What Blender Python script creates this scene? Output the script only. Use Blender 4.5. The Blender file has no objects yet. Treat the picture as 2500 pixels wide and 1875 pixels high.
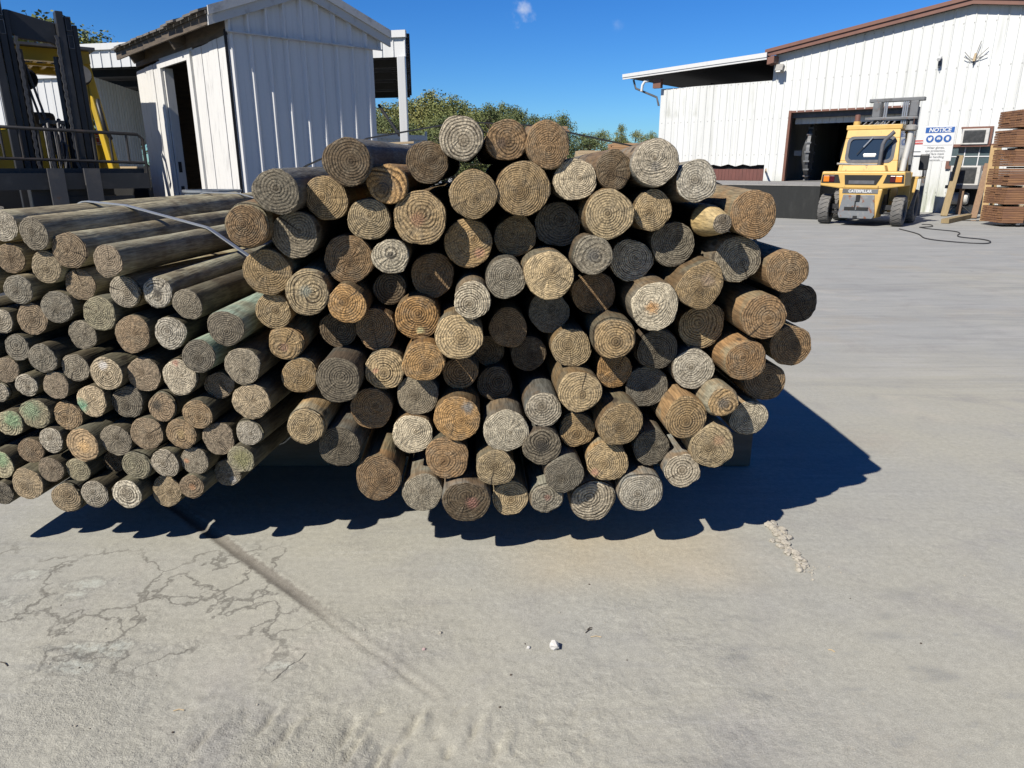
import bpy, bmesh, math, random
import numpy as np
from mathutils import Vector, Matrix, noise as mnoise

R = math.radians
rng = random.Random(7)
scene = bpy.context.scene
COL = scene.collection

# ---------------------------------------------------------------- camera
F_PX, CX, CY = 1733.0, 1250.0, 937.5          # focal length and centre in photo pixels
PITCH, CAM_H = R(16.9), 1.5
cam_d = bpy.data.cameras.new('camera')
cam = bpy.data.objects.new('camera', cam_d)
COL.objects.link(cam)
cam.location = (0, 0, CAM_H)
cam.rotation_euler = (R(90) - PITCH, 0, 0)
cam_d.sensor_width = 36.0
cam_d.lens = 36.0 * F_PX / 2500.0
cam_d.clip_end = 2000.0
cam_d.clip_start = 0.05
scene.camera = cam
cp, sp = math.cos(PITCH), math.sin(PITCH)

def ray(px, py):
    x, u = (px - CX) / F_PX, (CY - py) / F_PX
    return Vector((x, cp + u * sp, -sp + u * cp))

def at(px, py, fwd):                            # point seen at a photo pixel, at a known distance ahead
    d = ray(px, py)
    return Vector((0, 0, CAM_H)) + d * (fwd / d.y)

def gnd(px, py, z=0.0):
    d = ray(px, py)
    return Vector((0, 0, CAM_H)) + d * ((z - CAM_H) / d.z)

# ---------------------------------------------------------------- mesh helpers
class MB:
    def __init__(s): s.v, s.f, s.sm = [], [], []
    def add(s, vs, fs, smooth=False):
        o = len(s.v); s.v += [tuple(p) for p in vs]
        s.f += [tuple(i + o for i in f) for f in fs]; s.sm += [smooth] * len(fs)
        return s
    def box(s, c, size, rz=0.0, rx=0.0, ry=0.0, taper=1.0):
        hx, hy, hz = size[0] / 2, size[1] / 2, size[2] / 2
        m = Matrix.Rotation(rz, 3, 'Z') @ Matrix.Rotation(ry, 3, 'Y') @ Matrix.Rotation(rx, 3, 'X')
        vs = []
        for z in (-1, 1):
            t = taper if z > 0 else 1.0
            for x, y in ((-1, -1), (1, -1), (1, 1), (-1, 1)):
                vs.append(Vector(c) + m @ Vector((x * hx * t, y * hy * t, z * hz)))
        return s.add(vs, [(3, 2, 1, 0), (4, 5, 6, 7), (0, 1, 5, 4), (1, 2, 6, 5), (2, 3, 7, 6), (3, 0, 4, 7)])
    def bbox(s, a, b):
        return s.box([(a[i] + b[i]) / 2 for i in range(3)], [abs(b[i] - a[i]) for i in range(3)])
    def prism(s, pts, vec):                     # closed polygon pushed along vec
        n = len(pts); vec = Vector(vec)
        vs = [Vector(p) for p in pts] + [Vector(p) + vec for p in pts]
        nrm = Vector((0, 0, 0))
        for i in range(n):
            a, b = vs[i], vs[(i + 1) % n]
            nrm += a.cross(b)
        if nrm.dot(vec) > 0:
            fs = [tuple(range(n))[::-1], tuple(range(n, 2 * n))]
            fs += [(i, (i + 1) % n, n + (i + 1) % n, n + i) for i in range(n)]
        else:
            fs = [tuple(range(n)), tuple(range(n, 2 * n))[::-1]]
            fs += [(n + i, n + (i + 1) % n, (i + 1) % n, i) for i in range(n)]
        return s.add(vs, fs)
    def beam(s, a, b, w, h, up=(0, 0, 1)):      # rectangular bar from a to b
        a, b = Vector(a), Vector(b); d = (b - a).normalized()
        up = Vector(up)
        if abs(d.dot(up)) > .98: up = Vector((0, 1, 0))
        x = d.cross(up).normalized(); y = x.cross(d)
        p = [a + x * (i * w / 2) + y * (j * h / 2) for i, j in ((-1, -1), (1, -1), (1, 1), (-1, 1))]
        return s.prism(p, b - a)
    def tube(s, pts, r, seg=8, caps=True):
        pts = [Vector(p) for p in pts]; n = len(pts); vs = []
        rs = r if isinstance(r, (list, tuple)) else [r] * n
        ref = None
        for i, p in enumerate(pts):
            d = (pts[min(i + 1, n - 1)] - pts[max(i - 1, 0)]).normalized()
            if ref is None:
                ref = Vector((0, 0, 1)) if abs(d.z) < .9 else Vector((1, 0, 0))
            x = d.cross(ref).normalized(); y = x.cross(d).normalized(); ref = y
            for k in range(seg):
                t = 2 * math.pi * k / seg
                vs.append(p + x * (rs[i] * math.cos(t)) + y * (rs[i] * math.sin(t)))
        fs = []
        for i in range(n - 1):
            for k in range(seg):
                k2 = (k + 1) % seg
                fs.append((i * seg + k2, i * seg + k, (i + 1) * seg + k, (i + 1) * seg + k2))
        s.add(vs, fs, True)
        if caps:
            s.add(vs[:seg], [tuple(range(seg))]); s.add(vs[-seg:], [tuple(range(seg))[::-1]])
        return s
    def lathe(s, prof, axis_o=(0, 0, 0), axis=(0, 0, 1), seg=24):
        a = Vector(axis).normalized(); ref = Vector((0, 0, 1)) if abs(a.z) < .9 else Vector((1, 0, 0))
        x = a.cross(ref).normalized(); y = a.cross(x); o = Vector(axis_o); vs, fs = [], []
        for r, h in prof:
            for k in range(seg):
                t = 2 * math.pi * k / seg
                vs.append(o + a * h + x * (r * math.cos(t)) + y * (r * math.sin(t)))
        for i in range(len(prof) - 1):
            for k in range(seg):
                k2 = (k + 1) % seg
                fs.append((i * seg + k, i * seg + k2, (i + 1) * seg + k2, (i + 1) * seg + k))
        s.add(vs, fs, False)
        return s
    def build(s, name, m, parent=None, smooth=None, bevel=0.0):
        me = bpy.data.meshes.new(name)
        me.from_pydata(s.v, [], s.f)
        me.polygons.foreach_set('use_smooth', s.sm if smooth is None else [smooth] * len(s.f))
        me.update()
        o = bpy.data.objects.new(name, me)
        if m: me.materials.append(m)
        COL.objects.link(o)
        if parent: o.parent = parent
        if bevel > 0:
            b = o.modifiers.new('bevel', 'BEVEL'); b.width = bevel; b.segments = 2; b.limit_method = 'ANGLE'
        return o

def thing(name, label, cat, loc=(0, 0, 0), rz=0.0, group=None):
    o = bpy.data.objects.new(name, None); COL.objects.link(o)
    o.empty_display_size = .1
    o.location = loc; o.rotation_euler = (0, 0, rz)
    return tag(o, label, cat, group)

def tag(o, label=None, cat=None, group=None, kind=None):
    if label: o['label'] = label
    if cat: o['category'] = cat
    if group: o['group'] = group
    if kind: o['kind'] = kind
    return o

def copy_tree(o):
    c = o.copy(); COL.objects.link(c)
    for ch in list(o.children):
        d = ch.copy(); COL.objects.link(d); d.parent = c
        for g in list(ch.children):
            e = g.copy(); COL.objects.link(e); e.parent = d
    return c

def text_on(s, size, m, parent, mat4, name='lettering', bold=0.0, width=None, shear=0.0):
    cu = bpy.data.curves.new(name, 'FONT'); cu.body = s; cu.size = size; cu.offset = bold
    cu.align_x = 'CENTER'; cu.align_y = 'CENTER'; cu.shear = shear; cu.space_line = 1.0
    t = bpy.data.objects.new(name, cu); COL.objects.link(t)
    bpy.context.view_layer.update()
    me = bpy.data.meshes.new_from_object(t.evaluated_get(bpy.context.evaluated_depsgraph_get()))
    bpy.data.objects.remove(t)
    if width:
        xs = [v.co.x for v in me.vertices]; k = width / (max(xs) - min(xs))
        for v in me.vertices: v.co.x *= k
    me.materials.clear(); me.materials.append(m)
    o = bpy.data.objects.new(name, me); COL.objects.link(o); o.parent = parent; o.matrix_local = mat4
    return o

def siding(u0, u1, z0f, z1f, spacing, rib_w, rib_h, P, openings=(), first=0.0, breaks=(), slope=.6):
    """ribbed sheet: P(u, off, z) gives a point; openings = (ua, ub, za, zb)"""
    us = {round(u0, 4): 0.0, round(u1, 4): 0.0}
    u = u0 + first
    while u < u1:
        for du, o in ((-rib_w / 2 - rib_h * slope, 0), (-rib_w / 2, rib_h), (rib_w / 2, rib_h), (rib_w / 2 + rib_h * slope, 0)):
            if u0 < u + du < u1: us[round(u + du, 4)] = o
        u += spacing
    ks = sorted(us)
    def off(x):
        for a, b in zip(ks, ks[1:]):
            if a <= x <= b: return us[a] + (us[b] - us[a]) * ((x - a) / max(b - a, 1e-6))
        return 0.0
    for x in list(breaks) + [q for o in openings for q in o[:2]]:
        if u0 < x < u1: us.setdefault(round(x, 4), off(x))
    ks = sorted(us); m = MB()
    for a, b in zip(ks, ks[1:]):
        mid = (a + b) / 2
        spans = [(z0f, z1f)]
        for oa, ob, za, zb in openings:
            if oa < mid < ob:
                spans = [(z0f, lambda q, za=za: za), (lambda q, zb=zb: zb, z1f)]
        for lo, hi in spans:
            if hi(mid) - lo(mid) < 1e-3: continue
            m.add([P(a, us[a], lo(a)), P(b, us[b], lo(b)), P(b, us[b], hi(b)), P(a, us[a], hi(a))], [(0, 1, 2, 3)])
    return m

# ---------------------------------------------------------------- materials
ALB = .55                                                      # all surface colours below are scaled by this; the exposure makes up for it
class NT:
    def __init__(s, name):
        s.m = bpy.data.materials.new(name); s.m.use_nodes = True
        s.t = s.m.node_tree; s.b = s.t.nodes['Principled BSDF']
    def n(s, typ, **kw):
        nd = s.t.nodes.new('ShaderNode' + typ)
        for k, v in kw.items(): setattr(nd, k, v)
        return nd
    def put(s, sock, v):
        if hasattr(v, 'is_output') or isinstance(v, bpy.types.NodeSocket): s.t.links.new(v, sock)
        elif v is not None: sock.default_value = v
    def math(s, op, a, b=None, c=None):
        nd = s.n('Math', operation=op); s.put(nd.inputs[0], a)
        if b is not None: s.put(nd.inputs[1], b)
        if c is not None: s.put(nd.inputs[2], c)
        return nd.outputs[0]
    def vmath(s, op, a, b=None):
        nd = s.n('VectorMath', operation=op); s.put(nd.inputs[0], a)
        if b is not None:
            if op == 'SCALE': s.put(nd.inputs[3], b)
            else: s.put(nd.inputs[1], b)
        return nd.outputs[1] if op in ('LENGTH', 'DOT_PRODUCT', 'DISTANCE') else nd.outputs[0]
    def noise(s, vec, scale, detail=4, rough=.55, w=None, dist=0.0):
        nd = s.n('TexNoise', noise_dimensions='4D' if w is not None else '3D')
        s.put(nd.inputs['Vector'], vec); s.put(nd.inputs['Scale'], scale)
        nd.inputs['Detail'].default_value = detail; nd.inputs['Roughness'].default_value = rough
        nd.inputs['Distortion'].default_value = dist
        if w is not None: s.put(nd.inputs['W'], w)
        return nd.outputs['Fac']
    def smooth(s, v, a, b, lo=0.0, hi=1.0):
        nd = s.n('MapRange', interpolation_type='SMOOTHSTEP'); s.put(nd.inputs[0], v)
        s.put(nd.inputs[1], a); s.put(nd.inputs[2], b); nd.inputs[3].default_value = lo; nd.inputs[4].default_value = hi
        return nd.outputs[0]
    def mix(s, f, a, b, mode='MIX'):
        nd = s.n('Mix', data_type='RGBA', blend_type=mode); s.put(nd.inputs[0], f)
        for i, v in ((6, a), (7, b)):
            s.put(nd.inputs[i], tuple(v) + (1.0,) if isinstance(v, (tuple, list)) and len(v) == 3 else v)
        return nd.outputs[2]
    def attr(s, name):
        nd = s.n('Attribute', attribute_type='OBJECT', attribute_name=name); return nd
    def obj(s): return s.n('TexCoord').outputs['Object']
    def pos(s): return s.n('NewGeometry').outputs['Position']
    def stretch(s, vec, sc):
        nd = s.n('Mapping'); s.put(nd.inputs[0], vec); nd.inputs['Scale'].default_value = sc; return nd.outputs[0]
    def bump(s, h, strength=.5, dist=.01, nrm=None):
        nd = s.n('Bump'); s.put(nd.inputs['Height'], h); nd.inputs['Strength'].default_value = strength
        nd.inputs['Distance'].default_value = dist
        if nrm: s.put(nd.inputs['Normal'], nrm)
        return nd.outputs[0]
    def out(s, col=None, rough=None, bump=None, metal=None, spec=None):
        if isinstance(col, (tuple, list)): s.put(s.b.inputs['Base Color'], tuple(q * ALB for q in col[:3]) + (1.0,))
        elif col is not None: s.put(s.b.inputs['Base Color'], s.vmath('SCALE', col, ALB))
        if rough is not None: s.put(s.b.inputs['Roughness'], rough)
        if bump is not None: s.put(s.b.inputs['Normal'], bump)
        if metal is not None: s.put(s.b.inputs['Metallic'], metal)
        if spec is not None: s.b.inputs['Specular IOR Level'].default_value = spec
        return s.m

def worn(name, base, dirt, scale=6, amt=(.45, .75), rough=.6, metal=0.0, bump=.1, bscale=60, spots=None, streak=None, spec=.4):
    """paint or other surface with dirt patches, optional second (rust) colour and vertical streaks"""
    t = NT(name); v = t.obj()
    vv = t.stretch(v, streak) if streak else v
    f = t.smooth(t.noise(vv, scale, 6, .6), amt[0], amt[1])
    c = t.mix(f, base, dirt)
    if spots:
        g = t.smooth(t.noise(v, spots[1], 5, .65), spots[2], spots[2] + .06)
        c = t.mix(g, c, spots[0])
    fine = t.noise(v, bscale, 3, .6)
    c = t.mix(t.math('MULTIPLY', fine, .25), c, tuple(x * .7 for x in base))
    r = t.math('ADD', rough - .1, t.math('MULTIPLY', fine, .2))
    return t.out(c, r, t.bump(fine, bump, .004), metal, spec)

def mill_mat():
    t = NT('white_mill_siding'); v = t.pos()
    u = t.vmath('DOT_PRODUCT', v, (-.766, .643, 0)); z = t.n('SeparateXYZ'); t.put(z.inputs[0], v); z = z.outputs[2]
    pid = t.math('FLOOR', t.math('DIVIDE', u, .915)); wn = t.n('TexWhiteNoise', noise_dimensions='1D'); t.put(wn.inputs['W'], pid)
    c = t.mix(wn.outputs['Value'], (.84, .86, .84), (.775, .79, .765))
    st = t.noise(t.stretch(v, (5, 5, .25)), 1.0, 5, .6)
    c = t.mix(t.math('MULTIPLY', t.smooth(st, .5, .8), .6), c, (.5, .51, .47))
    g = t.math('MULTIPLY', t.smooth(z, 1.5, .35), t.smooth(t.noise(t.stretch(v, (4, 4, .6)), 1.3, 6, .65, 2.0), .36, .6))
    c = t.mix(t.math('MULTIPLY', g, .75), c, (.36, .40, .27))
    g2 = t.math('MULTIPLY', t.math('MULTIPLY', t.smooth(z, 5.0, 3.7), t.smooth(z, 3.5, 3.7)), t.smooth(t.noise(t.stretch(v, (3, 3, .4)), 1.2, 5, .65, 5.0), .52, .68))
    c = t.mix(t.math('MULTIPLY', g2, .5), c, (.40, .41, .33))
    fu = t.math('ABSOLUTE', t.math('SUBTRACT', t.math('FRACT', t.math('DIVIDE', u, .305)), .12)); fz = t.math('ABSOLUTE', t.math('SUBTRACT', t.math('FRACT', t.math('DIVIDE', z, 1.35)), .5))
    dot = t.math('MULTIPLY', t.smooth(fu, .05, .09, 1.0, 0.0), t.smooth(fz, .011, .02, 1.0, 0.0))
    c = t.mix(t.math('MULTIPLY', dot, .55), c, (.2, .19, .17))
    wv = t.noise(v, 1.6, 2, .5)
    return t.out(c, .5, t.bump(wv, .12, .05), None, .35)

def tree_mat(name, c1, c2):
    t = NT(name); v = t.obj()
    f = t.smooth(t.noise(v, .9, 4, .6), .35, .65)
    g = t.noise(v, 6, 2)
    c = t.mix(f, c1, c2)
    c = t.mix(t.math('MULTIPLY', g, .6), c, tuple(x * .45 for x in c1))
    t.b.inputs['Subsurface Weight'].default_value = 0
    return t.out(c, .7, None, None, .2)

M = {}
M['black_steel'] = worn('black_steel', (.022, .023, .026), (.06, .06, .062), 5, (.5, .8), .5, 0, .15, 40)
M['black_dock'] = worn('black_painted_concrete', (.011, .013, .013), (.03, .032, .031), 2.2, (.5, .8), .75, 0, .3, 20, streak=(3, 3, .6))
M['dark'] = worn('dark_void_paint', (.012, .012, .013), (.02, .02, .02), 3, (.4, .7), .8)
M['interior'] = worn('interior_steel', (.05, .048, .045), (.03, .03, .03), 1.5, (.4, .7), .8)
M['grey_steel'] = worn('grey_steel', (.18, .19, .2), (.1, .1, .1), 4, (.45, .7), .55, 0, .15, 40, ((.2, .09, .04), 9, .62))
M['worn_plate'] = worn('worn_plate', (.2, .215, .23), (.38, .36, .33), 5, (.5, .75), .6, 0, .25, 30, ((.24, .085, .035), 7, .57))
M['fork_steel'] = worn('fork_steel', (.075, .075, .078), (.12, .11, .1), 6, (.45, .7), .5, 0, .2, 40, ((.13, .07, .04), 8, .66))
M['yellow'] = worn('faded_yellow_paint', (.82, .53, .15), (.68, .43, .13), 3, (.4, .75), .5, 0, .06, 50, ((.22, .13, .06), 9, .63))
M['deep_yellow'] = worn('yellow_paint', (.66, .44, .03), (.5, .34, .03), 3, (.45, .75), .45, 0, .06, 50, ((.15, .1, .03), 6, .7))
M['rusty_black'] = worn('rusty_black_steel', (.022, .020, .019), (.06, .04, .03), 8, (.5, .75), .6, 0, .2, 40)
M['rubber'] = worn('tyre_rubber', (.17, .165, .155), (.24, .225, .20), 5, (.4, .7), .85, 0, .3, 50)
M['white_metal'] = worn('white_sheet_metal', (.78, .79, .775), (.66, .66, .63), 1.4, (.5, .85), .45, 0, .03, 30, streak=(6, 6, .35))
M['mill_metal'] = worn('white_mill_siding', (.66, .675, .655), (.52, .53, .49), .5, (.55, .85), .5, 0, .03, 12, streak=(3, 3, .3))
M['shed_metal'] = worn('shed_sheet_metal', (.84, .84, .83), (.66, .66, .65), 3, (.45, .8), .42, 0, .03, 40, streak=(8, 8, .3))
M['white_board'] = worn('white_painted_board', (.84, .83, .79), (.58, .57, .55), 7, (.5, .75), .65, 0, .2, 50, ((.3, .28, .26), 14, .71), streak=(3, 3, .5))
M['grey_trim'] = worn('aged_white_trim', (.66, .66, .64), (.4, .39, .37), 9, (.5, .75), .7, 0, .2, 50)
M['old_wood'] = worn('dark_eave_wood', (.15, .115, .08), (.08, .065, .05), 6, (.4, .7), .8, 0, .4, 50, streak=(1, 1, 6))
M['shingle'] = worn('grey_shingles', (.16, .145, .125), (.25, .22, .19), 9, (.45, .65), .9, 0, .5, 60)
M['brown_trim'] = worn('brown_roof_trim', (.23, .105, .07), (.17, .08, .06), 2, (.45, .7), .5)
M['redwood'] = worn('red_brown_panel', (.2, .075, .06), (.14, .055, .045), 4, (.4, .7), .7, streak=(5, 5, .5))
M['conc_edge'] = worn('dock_concrete', (.36, .35, .33), (.26, .26, .25), 3, (.4, .7), .85, 0, .3, 30)
M['mill_metal'] = mill_mat()
M['glass'] = NT('dark_glass').out((.03, .045, .06), .06, None, 0.0, .8)
M['win_glass'] = NT('window_glass').out((.10, .14, .15), .1, None, 0.0, .7)
M['orange_lamp'] = NT('orange_lens').out((.85, .24, .02), .25)
M['red_lamp'] = NT('red_lens').out((.09, .01, .015), .2)
M['white_paint'] = NT('sign_white').out((.82, .83, .82), .45)
M['blue_paint'] = NT('sign_blue').out((.02, .12, .42), .45)
M['sign_grey'] = NT('sign_grey_ink').out((.1, .12, .13), .5)
M['red_paint'] = NT('sign_red').out((.55, .05, .04), .5)
M['chrome'] = NT('wiper_metal').out((.55, .56, .58), .3, None, .6)
M['ac_white'] = worn('ac_white_case', (.7, .69, .65), (.5, .48, .43), 6, (.5, .75), .5)
M['ac_grille'] = worn('ac_grille', (.05, .055, .055), (.11, .11, .11), 9, (.4, .7), .6)
M['gasket'] = worn('rubber_gasket', (.11, .115, .125), (.16, .16, .17), 6, (.4, .7), .7)
M['galv'] = worn('galvanised_rim', (.42, .44, .45), (.3, .31, .32), 8, (.4, .7), .4, .5)
M['hose'] = NT('hose_rubber').out((.03, .03, .032), .6)
M['lamp_case'] = worn('lamp_case', (.38, .37, .34), (.28, .27, .25), 9, (.4, .7), .6)
M['lamp_glass'] = NT('lamp_glass').out((.8, .8, .76), .15)
M['puddle'] = NT('wet_ground').out((.12, .11, .1), .05, None, 0, .8)
M['strap_pale'] = NT('pale_strap').out((.45, .48, .5), .4, None, .3)
M['strap_dark'] = NT('dark_strap').out((.045, .047, .05), .4, None, .5)
M['bark'] = worn('tree_bark', (.1, .075, .055), (.06, .05, .04), 4, (.4, .7), .9, 0, .5, 20)

def wood_board(name, c1, c2, axis_scale=(1.2, 12, 12)):
    t = NT(name); v = t.obj()
    rnd = t.n('ObjectInfo').outputs['Random']
    isl = t.n('NewGeometry').outputs['Random Per Island']
    w = t.math('ADD', t.math('MULTIPLY', isl, 40.0), t.math('MULTIPLY', rnd, 9.0))
    g = t.noise(t.stretch(v, axis_scale), 1.6, 6, .65, w)
    c = t.mix(t.smooth(g, .35, .68), c1, c2)
    c = t.mix(t.math('MULTIPLY', isl, .45), c, tuple(x * .5 for x in c1))
    return t.out(c, .8, t.bump(g, .35, .01))
M['treated'] = wood_board('treated_brown_lumber', (.24, .115, .065), (.42, .21, .085))
M['pale_lumber'] = wood_board('pale_lumber', (.62, .46, .26), (.72, .58, .38))
M['orange_lumber'] = wood_board('orange_lumber', (.5, .28, .13), (.58, .38, .2))
M['brown_stack'] = wood_board('brown_lumber', (.32, .19, .1), (.42, .28, .16))
M['board_olive'] = wood_board('olive_board', (.34, .25, .12), (.44, .33, .17), (12, 12, 1.2))
M['board_gold'] = wood_board('golden_board', (.52, .34, .14), (.6, .42, .2), (12, 12, 1.2))
M['board_brown'] = wood_board('brown_board', (.27, .16, .09), (.36, .23, .13), (12, 12, 1.2))
M['skid'] = wood_board('skid_timber', (.16, .12, .08), (.22, .17, .12))

# log end grain: rings from the pith, per-log tint, ring spacing, seed and one optional knot / stain
def end_grain():
    t = NT('end_grain'); v = t.obj()
    tint = t.attr('tint').outputs['Color']; seed = t.attr('seed').outputs['Fac']
    freq = t.attr('rings').outputs['Fac']; pith = t.attr('pith').outputs['Vector']
    con = t.attr('contrast').outputs['Fac']
    p = t.vmath('SUBTRACT', v, pith)
    n1 = t.noise(p, 11, 2, .5, seed); n2 = t.noise(p, 70, 3, .6, seed); n3 = t.math('ADD', t.math('MULTIPLY', t.noise(p, 420, 3, .7, seed), .5), t.math('MULTIPLY', t.noise(p, 185, 2, .7, seed), .5))
    kn = t.attr('knot').outputs['Vector']; kx = t.n('SeparateXYZ'); t.put(kx.inputs[0], kn)
    kpos = t.n('CombineXYZ'); t.put(kpos.inputs[0], kx.outputs[0]); t.put(kpos.inputs[1], kx.outputs[1])
    flat = t.vmath('MULTIPLY', v, (1, 1, 0))
    kd = t.vmath('DISTANCE', flat, kpos.outputs[0])
    ksz = t.math('MAXIMUM', kx.outputs[2], 1e-4)
    kn_rel = t.math('DIVIDE', kd, ksz)
    warp = t.math('MULTIPLY', t.smooth(kn_rel, 0.6, 2.4, 1.0, 0.0), t.math('MULTIPLY', ksz, .6))
    r = t.vmath('LENGTH', t.vmath('MULTIPLY', p, (1, 1, 0)))
    r = t.math('MULTIPLY', r, t.math('ADD', .8, t.math('MULTIPLY', n1, .4)))
    r = t.math('ADD', r, t.math('MULTIPLY', t.math('SUBTRACT', n2, .5), .0024))
    r = t.math('ADD', r, warp)
    ph = t.math('FRACT', t.math('MULTIPLY', r, freq))
    line = t.math('MULTIPLY', t.smooth(ph, .32, .72), t.smooth(ph, .86, 1.0, 1.0, 0.0))   # dark latewood band
    rw = t.n('TexNoise', noise_dimensions='1D'); t.put(rw.inputs['W'], t.math('ADD', t.math('MULTIPLY', r, t.math('MULTIPLY', freq, .55)), seed)); rw.inputs['Scale'].default_value = 1.0; rw.inputs['Detail'].default_value = 2
    line = t.math('MULTIPLY', line, t.math('MULTIPLY', t.smooth(rw.outputs['Fac'], .32, .62, .5, 1.0), t.smooth(n2, .25, .6, .55, 1.0)))
    line = t.math('MULTIPLY', line, t.smooth(t.noise(p, 24, 3, .6, t.math('ADD', seed, 8.1)), .34, .56, .5, 1.0))
    blot = t.smooth(t.noise(p, 26, 4, .65, t.math('ADD', seed, 3.3)), .42, .68)
    rad = t.vmath('LENGTH', t.vmath('MULTIPLY', p, (1, 1, 0)))
    ang = t.n('Math', operation='ARCTAN2'); px = t.n('SeparateXYZ'); t.put(px.inputs[0], p)
    t.put(ang.inputs[0], px.outputs[1]); t.put(ang.inputs[1], px.outputs[0])
    cv = t.n('CombineXYZ'); t.put(cv.inputs[0], t.math('MULTIPLY', ang.outputs[0], 2.2)); t.put(cv.inputs[1], t.math('MULTIPLY', rad, 3.0))
    rays = t.noise(cv.outputs[0], 3.0, 3, .6, seed)
    chk = t.math('MULTIPLY', t.smooth(rays, .645, .69), t.smooth(rad, .004, .03))
    base = t.mix(blot, tint, t.mix(.5, tint, (.27, .225, .155)))
    dark = t.mix(1.0, base, (.085, .065, .048), 'MULTIPLY')
    c = t.mix(t.math('MULTIPLY', line, con), base, dark)
    speck = t.smooth(n3, .36, .64, .38, 1.55)
    c = t.vmath('MULTIPLY', c, speck)
    rot = t.n('VectorRotate', rotation_type='Z_AXIS'); t.put(rot.inputs['Vector'], v); t.put(rot.inputs['Angle'], seed)
    saw = t.noise(t.stretch(rot.outputs[0], (14, 260, 1)), 1.0, 3, .6)
    c = t.vmath('MULTIPLY', c, t.smooth(saw, .3, .7, .72, 1.22))
    c = t.mix(t.math('MULTIPLY', chk, .55), c, (.05, .04, .03))
    ca = t.attr('crack_dir').outputs['Vector']; cxy = t.vmath('DOT_PRODUCT', p, ca)
    perp = t.n('VectorMath', operation='CROSS_PRODUCT'); t.put(perp.inputs[0], p); t.put(perp.inputs[1], ca)
    pz = t.n('SeparateXYZ'); t.put(pz.inputs[0], perp.outputs[0])
    cd_ = t.math('ABSOLUTE', t.math('ADD', pz.outputs[2], t.math('MULTIPLY', t.math('SUBTRACT', n1, .5), .03)))
    cw = t.math('ADD', .0008, t.math('MULTIPLY', cxy, .035))
    cm = t.math('MULTIPLY', t.smooth(t.math('DIVIDE', cd_, cw), .6, 1.2, 1.0, 0.0), t.smooth(cxy, .002, .008))
    c = t.mix(t.math('MULTIPLY', cm, t.attr('crack').outputs['Fac']), c, (.03, .022, .015))
    pith_d = t.math('MULTIPLY', t.smooth(rad, .004, t.attr('heart').outputs['Fac'], 1.0, 0.0), .6)
    c = t.mix(pith_d, c, t.mix(1.0, base, (.3, .27, .23), 'MULTIPLY'))
    kmask = t.math('MULTIPLY', t.smooth(t.math('ADD', kn_rel, t.math('MULTIPLY', t.math('SUBTRACT', n2, .5), 1.3)), .35, 1.25, 1.0, 0.0),
                   t.attr('knot_amt').outputs['Fac'])
    c = t.mix(kmask, c, t.vmath('MULTIPLY', t.attr('knot_col').outputs['Color'], speck))
    h = t.math('SUBTRACT', t.math('MULTIPLY', n3, .9), t.math('MULTIPLY', line, 1.0))
    h = t.math('ADD', h, t.math('MULTIPLY', n2, .8))
    return t.out(c, .85, t.bump(h, .75, .0032), None, .25)
M['end'] = end_grain()

def peeled():
    t = NT('peeled_log_side'); v = t.obj(); seed = t.attr('seed').outputs['Fac']
    side = t.attr('side').outputs['Color']; moss = t.attr('moss').outputs['Color']
    s1 = t.noise(t.stretch(v, (30, 30, 2.2)), 1.0, 6, .65, seed)
    s2 = t.noise(v, 7, 5, .6, seed); s3 = t.noise(t.stretch(v, (160, 160, 14)), 1.0, 3, .6, seed)
    c = t.mix(t.smooth(s2, .4, .62), side, moss)
    c = t.mix(t.math('MULTIPLY', t.smooth(s1, .5, .75), .75), c, (.05, .042, .032))
    c = t.vmath('MULTIPLY', c, t.smooth(s3, .3, .7, .6, 1.3))
    kv = t.n('TexVoronoi'); t.put(kv.inputs['Vector'], t.vmath('ADD', t.stretch(v, (9, 9, 4.5)), t.vmath('SCALE', (1, 1, 1), seed))); kv.inputs['Scale'].default_value = 1.0
    kd = t.math('ADD', kv.outputs['Distance'], t.math('MULTIPLY', t.math('SUBTRACT', s3, .5), .12))
    c = t.mix(t.math('MULTIPLY', t.smooth(kd, .08, .17, 1.0, 0.0), .8), c, (.045, .035, .025))
    h = t.math('ADD', t.math('MULTIPLY', s1, .8), t.math('MULTIPLY', s3, .4))
    return t.out(c, .85, t.bump(h, .6, .008), None, .25)
M['side'] = peeled()
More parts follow.
